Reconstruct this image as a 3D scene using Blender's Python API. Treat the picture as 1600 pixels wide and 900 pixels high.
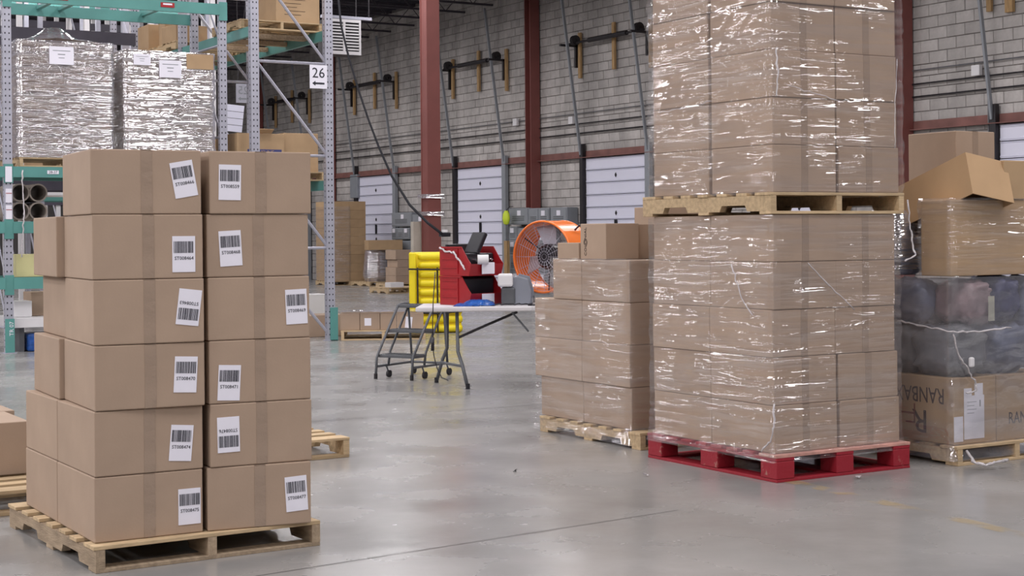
import bpy, bmesh, math, random
from mathutils import Vector, Matrix, noise
random.seed(7)
for o in list(bpy.data.objects): bpy.data.objects.remove(o)
S = bpy.context.scene
COL = S.collection
# ------------------------------------------------------------------ camera
F, HZ, HC = 2450.0, 365.0, 1.4
A0 = math.radians(30.9); ROLL = .009
cA, sA = math.cos(A0), math.sin(A0)
cam = bpy.data.cameras.new('camera'); cam.sensor_width = 36; cam.lens = 36*F/1600
cam.shift_y = -(450-HZ)/1600; cam.clip_end = 300; cam.clip_start = .05
co = bpy.data.objects.new('camera', cam); COL.objects.link(co)
co.matrix_world = Matrix.Translation((0,0,HC)) @ Matrix.Rotation(-A0,4,'Z') @ Matrix.Rotation(math.pi/2,4,'X') @ Matrix.Rotation(-ROLL,4,'Z')
S.camera = co
S.view_settings.view_transform = 'Standard'; S.view_settings.look = 'None'
S.view_settings.gamma = 1; S.view_settings.use_curve_mapping = False
S.view_settings.exposure = 0.0
w = bpy.data.worlds.new('hall_air'); S.world = w; w.use_nodes = True
w.node_tree.nodes['Background'].inputs[0].default_value = (.55,.56,.6,1)
w.node_tree.nodes['Background'].inputs[1].default_value = .3
CEIL = 7.8; WX = 20.1
# rows of high-bay strip lights under the roof
for lx in (-13,-8.5,-4,.5,4.2,7.9,11.4,15):
    for ly in (-9,-2.5,4,10.5,17,23.5,30,36.5,43):
        l = bpy.data.lights.new('high_bay_strip','AREA'); l.shape='RECTANGLE'; l.size=.5; l.size_y=2.4
        l.energy = 145*(2.3 if lx<-5 else 1.0 if lx<0 else .85)*(.7 if ly<0 else 1); l.color=(1.0,.965,.985)
        lo = bpy.data.objects.new('high_bay_strip', l); COL.objects.link(lo); lo.location=(lx,ly,7.0)
# ------------------------------------------------------------------ pixel helpers (world: x = towards block wall, y = along it)
def CW(X,Y,Z=0): return Vector((X*cA+Y*sA, -X*sA+Y*cA, Z))
def hv(px,py):
    a, b = px-800, py-HZ
    return (a-ROLL*b)/F, (b+ROLL*a)/F
def PT(px,py,Y):
    h,v = hv(px,py); return CW(h*Y, Y, HC-v*Y)
def FL(px,py,z=0):
    h,v = hv(px,py); return PT(px,py,(HC-z)/v)
def dirw(px,py):
    h,v = hv(px,py); d = CW(h,1,0); return Vector((d.x,d.y,-v))
def PX(px,py,x):
    d = dirw(px,py); t = x/d.x; return Vector((x,d.y*t,HC+d.z*t))
def PY(px,py,y):
    d = dirw(px,py); t = y/d.y; return Vector((d.x*t,y,HC+d.z*t))
def R(camdeg): return math.radians(camdeg)-A0          # yaw seen by the camera -> world yaw
# ------------------------------------------------------------------ materials
def srgb(r,g,b):
    f=lambda c:(c/255/12.92) if c/255<=.04045 else ((c/255+.055)/1.055)**2.4
    return (f(r),f(g),f(b),1)
def mat(name, col, rough=.6, metal=0, var=.0, vscale=6, bump=0, bscale=40, spec=.5, stretch=(1,1,1), rnd=0, coat=0):
    m=bpy.data.materials.new(name); m.use_nodes=True; nt=m.node_tree; N=nt.nodes; L=nt.links
    b=N['Principled BSDF']; b.inputs['Roughness'].default_value=rough; b.inputs['Metallic'].default_value=metal
    b.inputs['Specular IOR Level'].default_value=spec; b.inputs['Coat Weight'].default_value=coat
    b.inputs['Base Color'].default_value=col
    tc=N.new('ShaderNodeTexCoord'); mp=N.new('ShaderNodeMapping'); mp.inputs['Scale'].default_value=stretch
    L.new(tc.outputs['Object'],mp.inputs[0])
    out=None
    if var or rnd:
        n=N.new('ShaderNodeTexNoise'); n.inputs['Scale'].default_value=vscale; n.inputs['Detail'].default_value=5
        L.new(mp.outputs[0],n.inputs[0])
        oi=N.new('ShaderNodeObjectInfo'); geo=N.new('ShaderNodeNewGeometry')
        ad=N.new('ShaderNodeMath'); ad.operation='ADD'; L.new(oi.outputs['Random'],ad.inputs[0]); L.new(geo.outputs['Random Per Island'],ad.inputs[1])
        fr=N.new('ShaderNodeMath'); fr.operation='FRACT'; L.new(ad.outputs[0],fr.inputs[0])
        m1=N.new('ShaderNodeMapRange'); m1.inputs[1].default_value=.3; m1.inputs[2].default_value=.7; m1.inputs[3].default_value=1-var; m1.inputs[4].default_value=1+var
        L.new(n.outputs[0],m1.inputs[0])
        m2=N.new('ShaderNodeMapRange'); m2.inputs[3].default_value=1-rnd; m2.inputs[4].default_value=1+rnd; L.new(fr.outputs[0],m2.inputs[0])
        mu=N.new('ShaderNodeMath'); mu.operation='MULTIPLY'; L.new(m1.outputs[0],mu.inputs[0]); L.new(m2.outputs[0],mu.inputs[1])
        vm=N.new('ShaderNodeVectorMath'); vm.operation='SCALE'; vm.inputs[0].default_value=col[:3]; L.new(mu.outputs[0],vm.inputs['Scale'])
        L.new(vm.outputs[0],b.inputs['Base Color'])
    if bump:
        n2=N.new('ShaderNodeTexNoise'); n2.inputs['Scale'].default_value=bscale; n2.inputs['Detail'].default_value=6; L.new(mp.outputs[0],n2.inputs[0])
        bp=N.new('ShaderNodeBump'); bp.inputs['Strength'].default_value=bump; bp.inputs['Distance'].default_value=.01
        L.new(n2.outputs[0],bp.inputs['Height']); L.new(bp.outputs[0],b.inputs['Normal'])
    return m
M={}
M['card']=mat('cardboard',srgb(168,146,127),.72,var=.05,vscale=5,bump=.05,bscale=90,spec=.25,rnd=.05)
M['card2']=mat('cardboard_tan',srgb(178,150,117),.72,var=.06,vscale=5,bump=.05,bscale=90,spec=.25,rnd=.08)
M['cardin']=mat('cardboard_inside',srgb(188,156,120),.75,var=.05,vscale=5,bump=.05,bscale=90,spec=.25)
M['tape']=mat('packing_tape',srgb(156,136,119),.22,var=.05,vscale=9,bump=.8,bscale=12,spec=.5)
M['white']=mat('label_paper',srgb(232,230,240),.55,var=.02,vscale=8)
M['ink']=mat('ink',srgb(45,45,55),.6)
M['inkb']=mat('print_brown',srgb(58,40,34),.7)
M['inkr']=mat('print_red_brown',srgb(120,62,50),.7)
M['wood']=mat('pallet_wood',srgb(190,166,132),.75,var=.18,vscale=7,bump=.35,bscale=30,spec=.25,stretch=(1,6,6),rnd=.12)
M['woodd']=mat('pallet_wood_worn',srgb(166,147,124),.8,var=.22,vscale=7,bump=.4,bscale=30,spec=.2,stretch=(6,1,6),rnd=.14)
M['lumber']=mat('lumber',srgb(172,140,98),.75,var=.25,vscale=5,bump=.3,bscale=25,stretch=(6,6,1),rnd=.1)
M['steel']=mat('galvanised_steel',srgb(176,176,188),.42,metal=.35,var=.06,vscale=12,spec=.5)
M['hole']=mat('dark_hole',srgb(35,35,40),.9)
M['teal']=mat('teal_paint',srgb(88,146,140),.42,var=.07,vscale=4,spec=.5,rnd=.03)
M['darkbeam']=mat('dark_grey_paint',srgb(72,68,80),.5,var=.1)
M['greysteel']=mat('grey_paint',srgb(92,94,98),.45,var=.1,vscale=14,metal=.2)
M['black']=mat('black_plastic',srgb(28,27,34),.35,var=.1)
M['blackm']=mat('black_metal',srgb(48,45,48),.5,var=.2,metal=.3)
M['red']=mat('red_plastic',srgb(158,26,33),.35,var=.06,spec=.5)
M['orange']=mat('orange_paint',srgb(240,122,48),.25,var=.05,spec=.6)
M['yellow']=mat('yellow_plastic',srgb(246,224,40),.4,var=.05,spec=.4)
M['redcol']=mat('red_oxide_paint',srgb(126,72,67),.5,var=.08,vscale=3)
M['girt']=mat('red_oxide_dusty',srgb(128,88,82),.75,var=.22,vscale=3)
M['door']=mat('door_white',srgb(226,226,242),.4,var=.02,vscale=2)
M['cab']=mat('cabinet_grey',srgb(138,142,148),.5,var=.05,rnd=.07)
M['machine']=mat('machine_grey',srgb(130,134,144),.4,var=.05)
M['white_pl']=mat('white_plastic',srgb(222,220,222),.35,var=.03)
M['table']=mat('table_top',srgb(208,204,206),.4,var=.04)
M['blue']=mat('blue_pack',srgb(38,84,158),.25,var=.35,vscale=20,bump=.6,bscale=30)
M['conduit']=mat('conduit_steel',srgb(112,112,116),.45,metal=.4,var=.1)
M['tube']=mat('grey_card_tube',srgb(132,122,114),.8,var=.1)
M['pale']=mat('pale_plastic',srgb(210,204,150),.5,var=.05)
M['cord']=mat('twisted_film',srgb(206,200,202),.2,var=.15,bump=.8,bscale=60,spec=.9)
M['cord'].node_tree.nodes['Principled BSDF'].inputs['Transmission Weight'].default_value=.05
M['cloth1']=mat('grey_bag',srgb(112,114,120),.45,var=.35,vscale=7,bump=.8,bscale=9,spec=.6)
M['cloth2']=mat('blue_grey_bag',srgb(104,110,132),.45,var=.3,vscale=7,bump=.8,bscale=9,spec=.6)
M['cloth3']=mat('pink_grey_bag',srgb(150,128,132),.45,var=.3,vscale=7,bump=.8,bscale=9,spec=.6)
M['navy']=mat('navy_bag',srgb(52,56,98),.5,var=.3,vscale=7,bump=.8,bscale=9)
# red pallet: scuffed paint, bare wood on worn spots
def red_paint():
    m=mat('red_pallet_paint',srgb(150,26,42),.6,bump=.35,bscale=30); nt=m.node_tree;N=nt.nodes;L=nt.links;b=N['Principled BSDF']
    tc=N.new('ShaderNodeTexCoord'); n=N.new('ShaderNodeTexNoise'); n.inputs['Scale'].default_value=9; n.inputs['Detail'].default_value=8; n.inputs['Roughness'].default_value=.75
    L.new(tc.outputs['Object'],n.inputs[0]); r=N.new('ShaderNodeValToRGB'); e=r.color_ramp.elements
    e[0].position=.60; e[0].color=srgb(150,26,42); e[1].position=.68; e[1].color=srgb(176,138,124)
    L.new(n.outputs[0],r.inputs[0]); L.new(r.outputs[0],b.inputs['Base Color']); return m
M['redp']=red_paint()
M['redtop']=mat('worn_red_deck',srgb(196,146,134),.7,var=.25,vscale=10,bump=.3,bscale=30)
# floor
def floor_mat():
    m=bpy.data.materials.new('polished_concrete'); m.use_nodes=True; nt=m.node_tree;N=nt.nodes;L=nt.links;b=N['Principled BSDF']
    tc=N.new('ShaderNodeTexCoord')
    n=N.new('ShaderNodeTexNoise'); n.inputs['Scale'].default_value=.55; n.inputs['Detail'].default_value=9; n.inputs['Roughness'].default_value=.62
    L.new(tc.outputs['Object'],n.inputs[0])
    r=N.new('ShaderNodeValToRGB'); e=r.color_ramp.elements; e[0].position=.3; e[0].color=srgb(126,125,123); e[1].position=.7; e[1].color=srgb(160,158,156)
    L.new(n.outputs[0],r.inputs[0]); L.new(r.outputs[0],b.inputs['Base Color'])
    n2=N.new('ShaderNodeTexNoise'); n2.inputs['Scale'].default_value=1.3; n2.inputs['Detail'].default_value=7; L.new(tc.outputs['Object'],n2.inputs[0])
    mr=N.new('ShaderNodeMapRange'); mr.inputs[1].default_value=.35; mr.inputs[2].default_value=.65; mr.inputs[3].default_value=.17; mr.inputs[4].default_value=.33
    L.new(n2.outputs[0],mr.inputs[0]); L.new(mr.outputs[0],b.inputs['Roughness'])
    n3=N.new('ShaderNodeTexNoise'); n3.inputs['Scale'].default_value=2.2; n3.inputs['Detail'].default_value=4; L.new(tc.outputs['Object'],n3.inputs[0])
    bp=N.new('ShaderNodeBump'); bp.inputs['Strength'].default_value=.12; bp.inputs['Distance'].default_value=.03
    L.new(n3.outputs[0],bp.inputs['Height']); L.new(bp.outputs[0],b.inputs['Normal'])
    b.inputs['Specular IOR Level'].default_value=.6
    return m
M['floor']=floor_mat()
def block_mat():
    m=mat('concrete_block',srgb(182,177,174),.9,var=.12,vscale=5,bump=1,bscale=22,spec=.2,rnd=.09)
    nt=m.node_tree;N=nt.nodes;L=nt.links;b=N['Principled BSDF']
    geo=N.new('ShaderNodeNewGeometry'); n=N.new('ShaderNodeTexNoise'); n.inputs['Scale'].default_value=.7; n.inputs['Detail'].default_value=6
    mp=N.new('ShaderNodeMapping'); mp.inputs['Scale'].default_value=(1,1.6,.55); L.new(geo.outputs['Position'],mp.inputs[0]); L.new(mp.outputs[0],n.inputs[0])
    mr=N.new('ShaderNodeMapRange'); mr.inputs[1].default_value=.35; mr.inputs[2].default_value=.65; mr.inputs[3].default_value=.74; mr.inputs[4].default_value=1.12; L.new(n.outputs[0],mr.inputs[0])
    src=b.inputs['Base Color'].links[0].from_socket
    vm=N.new('ShaderNodeVectorMath'); vm.operation='SCALE'; L.new(src,vm.inputs[0]); L.new(mr.outputs[0],vm.inputs['Scale']); L.new(vm.outputs[0],b.inputs['Base Color'])
    return m
M['block']=block_mat()
M['mortar']=mat('mortar',srgb(122,117,115),.95,var=.1)
M['plainwall']=mat('plain_wall',srgb(150,146,144),.9,var=.06,vscale=2)
M['deck']=mat('roof_deck',srgb(56,54,64),.7,var=.1,vscale=3)
M['joist']=mat('roof_joist',srgb(70,66,74),.6,var=.1)
def paint_line():
    m=mat('worn_yellow_paint',srgb(196,168,110),.5); nt=m.node_tree;N=nt.nodes;L=nt.links;b=N['Principled BSDF']
    tc=N.new('ShaderNodeTexCoord'); n=N.new('ShaderNodeTexNoise'); n.inputs['Scale'].default_value=5; n.inputs['Detail'].default_value=8; L.new(tc.outputs['Object'],n.inputs[0])
    r=N.new('ShaderNodeMapRange'); r.inputs[1].default_value=.47; r.inputs[2].default_value=.6; r.inputs[3].default_value=0; r.inputs[4].default_value=.3
    L.new(n.outputs[0],r.inputs[0]); L.new(r.outputs[0],b.inputs['Alpha']); return m
M['line']=paint_line()
def film(name, lo, hi, stretch=(1.1,1.1,16), bump=1.0, dist=.03, rough=.14, haze=(.80,.77,.80,1), gl=.6, scale=2.2, detail=2.0, bmin=.6):
    m=bpy.data.materials.new(name); m.use_nodes=True; nt=m.node_tree;N=nt.nodes;L=nt.links
    for n in list(N):
        if n.type=='BSDF_PRINCIPLED': N.remove(n)
    out=[n for n in N if n.type=='OUTPUT_MATERIAL'][0]
    tc=N.new('ShaderNodeTexCoord'); mp=N.new('ShaderNodeMapping'); mp.inputs['Scale'].default_value=stretch; L.new(tc.outputs['Object'],mp.inputs[0])
    mp.inputs['Rotation'].default_value=(.10,.07,0)
    n=N.new('ShaderNodeTexNoise'); n.inputs['Scale'].default_value=scale; n.inputs['Detail'].default_value=detail; n.inputs['Roughness'].default_value=.5; n.inputs['Distortion'].default_value=.35
    L.new(mp.outputs[0],n.inputs[0])
    n2=N.new('ShaderNodeTexNoise'); n2.inputs['Scale'].default_value=2.3; n2.inputs['Detail'].default_value=3; L.new(tc.outputs['Object'],n2.inputs[0])
    ms=N.new('ShaderNodeMapRange'); ms.inputs[1].default_value=.45; ms.inputs[2].default_value=.64; ms.inputs[3].default_value=bmin; ms.inputs[4].default_value=bump; L.new(n2.outputs[0],ms.inputs[0])
    bp=N.new('ShaderNodeBump'); bp.inputs['Distance'].default_value=dist; L.new(ms.outputs[0],bp.inputs['Strength']); L.new(n.outputs[0],bp.inputs['Height'])
    g=N.new('ShaderNodeBsdfGlossy'); g.inputs['Roughness'].default_value=rough; g.inputs['Color'].default_value=(1,1,1,1); L.new(bp.outputs[0],g.inputs['Normal'])
    d=N.new('ShaderNodeBsdfDiffuse'); d.inputs['Color'].default_value=haze
    t=N.new('ShaderNodeBsdfTransparent')
    m1=N.new('ShaderNodeMixShader'); m1.inputs[0].default_value=gl; L.new(d.outputs[0],m1.inputs[1]); L.new(g.outputs[0],m1.inputs[2])
    mf=N.new('ShaderNodeMapRange'); mf.inputs[1].default_value=.35; mf.inputs[2].default_value=.7; mf.inputs[3].default_value=lo; mf.inputs[4].default_value=hi; L.new(n.outputs[0],mf.inputs[0])
    m2=N.new('ShaderNodeMixShader'); L.new(mf.outputs[0],m2.inputs[0]); L.new(t.outputs[0],m2.inputs[1]); L.new(m1.outputs[0],m2.inputs[2])
    L.new(m2.outputs[0],out.inputs[0]); return m
M['film']=film('stretch_film',.09,.30,stretch=(.9,.9,16),bump=1.5,dist=.05,rough=.07,bmin=.10,haze=(.62,.60,.63,1),gl=.62,scale=1.6)
M['filmd']=film('stretch_film_dense',.5,.82,stretch=(.8,.8,14),bump=1.6,dist=.05,gl=.72,rough=.06,detail=3,bmin=.8,haze=(.52,.49,.55,1),scale=1.5)
M['filmc']=film('stretch_film_cloudy',.22,.48,stretch=(1.3,1.3,4),gl=.45,rough=.08,haze=(.40,.40,.44,1),bump=1.2,dist=.04,bmin=.15)
# ------------------------------------------------------------------ mesh builder
class MB:
    def __init__(s): s.v=[]; s.f=[]
    def add(s,vs,fs,T=None):
        o=len(s.v)
        for p in vs:
            p=Vector(p)
            s.v.append(T@p if T is not None else p)
        for f in fs: s.f.append([i+o for i in f])
        return s
    def box(s,x0,x1,y0,y1,z0,z1,T=None):
        return s.add([(x0,y0,z0),(x1,y0,z0),(x1,y1,z0),(x0,y1,z0),(x0,y0,z1),(x1,y0,z1),(x1,y1,z1),(x0,y1,z1)],
            [(0,3,2,1),(4,5,6,7),(0,1,5,4),(1,2,6,5),(2,3,7,6),(3,0,4,7)],T)
    def prism(s,poly,axis,a,b,T=None):      # poly in the two other axes, extruded along axis from a to b
        n=len(poly); vs=[]
        for t in (a,b):
            for p,q in poly:
                vs.append({'x':(t,p,q),'y':(p,t,q),'z':(p,q,t)}[axis])
        fs=[list(range(n))[::-1], list(range(n,2*n))]+[(i,(i+1)%n,n+(i+1)%n,n+i) for i in range(n)]
        return s.add(vs,fs,T)
    def tube(s,pts,r,n=8,closed=False,T=None):
        pts=[Vector(p) for p in pts]; m=len(pts); vs=[]; fs=[]
        up=None
        for i,p in enumerate(pts):
            a=pts[(i-1)%m] if (closed or i>0) else pts[i]; b=pts[(i+1)%m] if (closed or i<m-1) else pts[i]
            t=(b-a).normalized()
            if up is None: up=t.orthogonal().normalized()
            up=(up-t*up.dot(t)); up=up.normalized() if up.length>1e-6 else t.orthogonal().normalized()
            sd=t.cross(up); rr=r[i] if isinstance(r,(list,tuple)) else r
            for k in range(n):
                an=2*math.pi*k/n; vs.append(p+(up*math.cos(an)+sd*math.sin(an))*rr)
        for i in range(m if closed else m-1):
            j=(i+1)%m
            for k in range(n): fs.append((i*n+k,i*n+(k+1)%n,j*n+(k+1)%n,j*n+k))
        if not closed: fs.append(list(range(n))[::-1]); fs.append([ (m-1)*n+k for k in range(n)])
        return s.add(vs,fs,T)
    def lathe(s,prof,n=32,T=None,closed=True): # prof (r,z) about z
        m=len(prof); vs=[]
        for k in range(n):
            a=2*math.pi*k/n
            for r,z in prof: vs.append((r*math.cos(a),r*math.sin(a),z))
        fs=[]
        for k in range(n):
            l=(k+1)%n
            for i in range(m if closed else m-1):
                j=(i+1)%m; fs.append((k*m+i,l*m+i,l*m+j,k*m+j))
        return s.add(vs,fs,T)
    def mesh(s,name,mt,bev=0,smooth=False):
        me=bpy.data.meshes.new(name); me.from_pydata([tuple(v) for v in s.v],[],s.f); me.materials.append(mt)
        bm=bmesh.new(); bm.from_mesh(me); bmesh.ops.recalc_face_normals(bm,faces=bm.faces)
        if bev: bmesh.ops.bevel(bm,geom=list(bm.edges),offset=bev,segments=2,profile=.5,affect='EDGES',clamp_overlap=True)
        bm.to_mesh(me); bm.free()
        if smooth:
            for p in me.polygons: p.use_smooth=True
        return me
    def build(s,name,mt,parent=None,loc=None,rz=0,bev=0,smooth=False,kind=None):
        return place(name,s.mesh(name,mt,bev,smooth),parent,loc,rz,kind)
def place(name,me,parent=None,loc=None,rz=0,kind=None):
    o=bpy.data.objects.new(name,me); COL.objects.link(o)
    if loc is not None: o.location=loc
    if isinstance(rz,(tuple,list)): o.rotation_euler=rz
    elif rz: o.rotation_euler=(0,0,rz)
    if parent: o.parent=parent
    if kind: o['kind']=kind
    return o
def tag(o,label,cat,group=None):
    o['label']=label; o['category']=cat
    if group: o['group']=group
    return o
def thing(name,label,cat,loc=(0,0,0),rz=0,group=None):
    o=bpy.data.objects.new(name,None); COL.objects.link(o); o.location=loc; o.empty_display_size=.1
    o.rotation_euler=rz if isinstance(rz,(tuple,list)) else (0,0,rz)
    return tag(o,label,cat,group)
def dup(o,parent=None,loc=None,rz=None):
    c=o.copy(); COL.objects.link(c)
    if parent: c.parent=parent
    if loc is not None: c.location=loc
    if rz is not None: c.rotation_euler=(0,0,rz)
    for ch in list(o.children): dup(ch,c)
    return c
_tx={}
def text_mesh(body,size,mt,ext=.0006,align='CENTER',sx=1):
    key=(body,size,mt.name,sx,align)
    if key in _tx: return _tx[key]
    cu=bpy.data.curves.new('txt','FONT'); cu.body=body; cu.size=size; cu.align_x=align; cu.align_y='CENTER'; cu.extrude=ext; cu.resolution_u=2
    o=bpy.data.objects.new('txt',cu); COL.objects.link(o)
    dg=bpy.context.evaluated_depsgraph_get(); dg.update()
    me=bpy.data.meshes.new_from_object(o.evaluated_get(dg)); me.name='lettering'
    COL.objects.unlink(o); bpy.data.objects.remove(o)
    me.materials.clear(); me.materials.append(mt)
    if sx!=1: me.transform(Matrix.Scale(sx,4,(1,0,0)))
    _tx[key]=me; return me
def face_y(x,y,z,roll=0):      # matrix: text plane (xy) -> faces -y, at point, rolled ccw
    return Matrix.Translation((x,y,z))@Matrix.Rotation(math.pi/2,4,'X')@Matrix.Rotation(roll,4,'Z')
def face_mx(x,y,z,roll=0):     # faces -x ; text's right = -y
    return Matrix.Translation((x,y,z))@Matrix.Rotation(-math.pi/2,4,'Z')@Matrix.Rotation(math.pi/2,4,'X')@Matrix.Rotation(roll,4,'Z')
def mplace(name,me,parent,mx,kind=None):
    o=place(name,me,parent); o.matrix_local=mx
    if kind: o['kind']=kind
    return o
ORD=['bottom','second','third','fourth','fifth','sixth','seventh','eighth','ninth','tenth']
# ================================================================== SETTING
fl=MB().box(-22,WX,-14,62,-.2,0).build('floor',M['floor'],kind='structure')
p0=FL(1300,767); p1=FL(1600,836); dd=(p1-p0).normalized(); nn=Vector((-dd.y,dd.x,0))*.05
a=p0-dd*.6; b=p1+dd*2
MB().add([a-nn+Vector((0,0,.002)),b-nn+Vector((0,0,.002)),b+nn+Vector((0,0,.002)),a+nn+Vector((0,0,.002))],[(0,1,2,3)]).build('painted_line',M['line'],fl)
# sawn joints in the slab
jm=MB()
q0=FL(600,869); q1=FL(990,808)
jd=(q1-q0).normalized(); jn=Vector((-jd.y,jd.x,0))*.003
for a,b in ((q0-jd*1.0,q1+jd*.3),):
    z=Vector((0,0,.0015)); jm.add([a-jn+z,b-jn+z,b+jn+z,a+jn+z],[(0,1,2,3)])
for yy in (10.9,17.0,23.1,29.2):
    jm.add([(-22,yy-.004,.0015),(WX,yy-.004,.0015),(WX,yy+.004,.0015),(-22,yy+.004,.0015)],[(0,1,2,3)])
jm.build('slab_joint',mat('joint_dark',srgb(100,98,96),.8),fl)
# ceiling
ce=MB().box(-22,WX+.3,-14,62,CEIL,CEIL+.2).build('ceiling',M['deck'],kind='structure')
for k in range(52):
    yy=-12+k*1.45
    if 26<yy<58:
        j=MB(); j.box(-4,WX,yy-.04,yy+.04,CEIL-.08,CEIL-.02); j.box(-4,WX,yy-.03,yy+.03,CEIL-.62,CEIL-.57)
        for q in range(24):
            x=-4+q; j.tube([(x,yy,CEIL-.05),(x+.5,yy,CEIL-.6),(x+1,yy,CEIL-.05)],.014,4)
        j.build('roof_joist',M['joist'],ce)
rib=MB()
for k in range(150):
    yy=25+k*.24
    if yy<61: rib.box(-6,WX,yy,yy+.08,CEIL-.02,CEIL)
rib.build('deck_rib',M['deck'],ce,kind='stuff')
# other walls
MB().box(-22.3,-22,-14,62,0,CEIL).build('wall_left',M['plainwall'],kind='structure')
MB().box(-22,WX,62,62.3,0,CEIL).build('wall_far',M['plainwall'],kind='structure')
MB().box(-22,WX,-14.3,-14,0,CEIL).build('wall_near',M['plainwall'],kind='structure')
wr=MB().box(WX,WX+.3,-14,62,0,CEIL).build('wall_right',M['mortar'],kind='structure')
# dock doors along the wall
def wy(px): return PX(px,300,WX).y
SP=5.62
d3a,d3b=wy(1009),wy(914); DW=d3b-d3a; DH=3.12
doors=[]
sp=(wy(719)-wy(1568))/3.0
d0=wy(1568)-DW
for k in range(6): doors.append((d0+k*sp, d0+k*sp+DW))
# blocks
BH,BW=.2032,.4064
def blk(mb,y,z,wd,dx):
    b0=.007; g=.0035
    X=WX-.022-dx; X1=WX-.004
    y0,y1,z0,z1=y+g,y+wd-g,z+g,z+BH-g
    mb.add([(X1,y0,z0),(X1,y1,z0),(X1,y1,z1),(X1,y0,z1),(X,y0+b0,z0+b0),(X,y1-b0,z0+b0),(X,y1-b0,z1-b0),(X,y0+b0,z1-b0)],
           [(4,7,6,5),(0,1,5,4),(1,2,6,5),(2,3,7,6),(3,0,4,7)])
cells=[]
for r in range(int(CEIL/BH)):
    z=r*BH; off=(r%2)*BW/2
    for c in range(int(46/BW)):
        y=14+off+c*BW
        if any(a-.05<y+BW/2<b+.05 and z<DH+.02 for a,b in doors): continue
        vis=0
        if 17.2<y<21.9 and 2.95<z<5.7: vis=100
        elif 26.8<y<33.0 and 3.1<z<6.6: vis=50-(y-27)
        cells.append((vis,y,z))
cells.sort(key=lambda t:-t[0])
bm1=MB(); blk(bm1,0,0,BW,0); me_b=bm1.mesh('block',M['block'])
rest=MB()
for i,(vis,y,z) in enumerate(cells):
    dx=random.uniform(-.005,.006)
    if i<295 and vis>0: place('block',me_b,wr,(-dx,y,z))
    else: blk(rest,y,z,BW,dx)
rest.build('block_courses',M['block'],wr,kind='stuff')
# head girt
g=MB()
g.box(WX-.16,WX-.031,14,60,3.13,3.145); g.box(WX-.05,WX-.031,14,60,3.13,3.29)
g.build('trim_1',M['girt'],kind='structure')
# doors
pm=MB(); ph=DH/11
pm.prism([(0,.012),(-.03,.0),(-.045,.03),(-.03,.045),(-.03,ph-.03),(-.045,ph-.03),(-.03,ph-.016),(0,ph-.016)],'y',0,DW)
me_p=pm.mesh('panel',M['door'])
lk=MB(); lk.add([(0,0,.06),(0,.04,0),(0,0,-.06),(0,-.04,0),(-.03,0,.02),(-.03,0,-.02)],[(0,4,1),(1,4,5),(1,5,2),(2,5,3),(3,5,4),(3,4,0)]); me_l=lk.mesh('lock',M['blackm'])
sl=MB().box(-.02,0,-.05,.05,-.13,.13); me_s=sl.mesh('peep_window',M['black'])
for k,(a,b) in enumerate(doors):
    d=thing('door_%d'%(k+1),'','',(WX-.035,a,0)); del d['label']; del d['category']; d['kind']='structure'
    for i in range(11): place('panel',me_p,d,(0,0,.005+i*ph))
    for i in (9,6,4): place('lock',me_l,d,(-.035,DW/2,i*ph+ph/2))
    place('peep_window',me_s,d,(-.035,DW/2,5*ph+ph/2))
    t=MB(); t.box(-.12,-.03,-.2,-.02,0,3.35); t.build('side_track',M['cab'],d)
    t=MB(); t.box(-.12,-.03,DW+.02,DW+.15,0,3.45); t.build('side_track',M['blackm'],d)
    t=MB(); t.box(.001,.006,0,DW,0,DH); t.build('seam_shade_sheet',M['greysteel'],d)  # dark sheet added behind the panels, standing in for shade in the seams
    for yy,tl in ((-.12,.52),(DW+.1,.52)):
        t=MB(); t.prism([(-.08,3.2),(-.14,3.2),(-.14-tl,7.0),(-.08-tl,7.0)],'y',yy-.022,yy+.022); t.build('lift_track',M['cab'],d)
# torsion shafts above the doors
PHR=['at the top right corner','hidden','above the dock door behind the drum fan','above the dock door right of the free column','above the dock door left of the free column','seen through the rack frame']
for k,(a,b) in enumerate(doors):
    if k in (1,): continue
    o=thing('spring_shaft','black spring shaft on timber boards, '+PHR[k],'door spring',(WX-.065,a,0),0,'spring shafts above the dock doors')
    zc=5.78
    s=MB(); s.tube([(-.2,-.2,zc),(-.2,DW+.35,zc)],.028,8); s.tube([(-.2,.45,zc),(-.2,DW-.45,zc)],.055,10); s.build('shaft',M['blackm'],o)
    for yy in (.0,DW+.12):
        s=MB(); s.lathe([(.03,-.05),(.115,-.05),(.115,-.02),(.08,0),(.115,.03),(.115,.05),(.03,.05)],16,Matrix.Translation((-.2,yy,zc+.06))@Matrix.Rotation(math.pi/2,4,'X')); s.build('cable_drum',M['blackm'],o)
    for yy in (-.12,DW+.3):
        s=MB(); s.box(-.09,-.02,yy-.03,yy+.03,zc-.55,zc-.02); s.build('bracket',M['blackm'],o)
    for yy in (-.12,DW+.3): s=MB(); s.box(-.50,-.02,yy-.03,yy+.03,zc-.07,zc-.021); s.build('bracket_arm',M['blackm'],o)
    for yy,zz in ((-.2,zc-.82),(DW/2,zc-.72),(DW+.18,zc-.80)):
        s=MB(); s.box(-.05,0,yy-.05,yy+.05,zz,zz+1.05); s.build('backing_board',M['lumber'],o)
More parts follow.
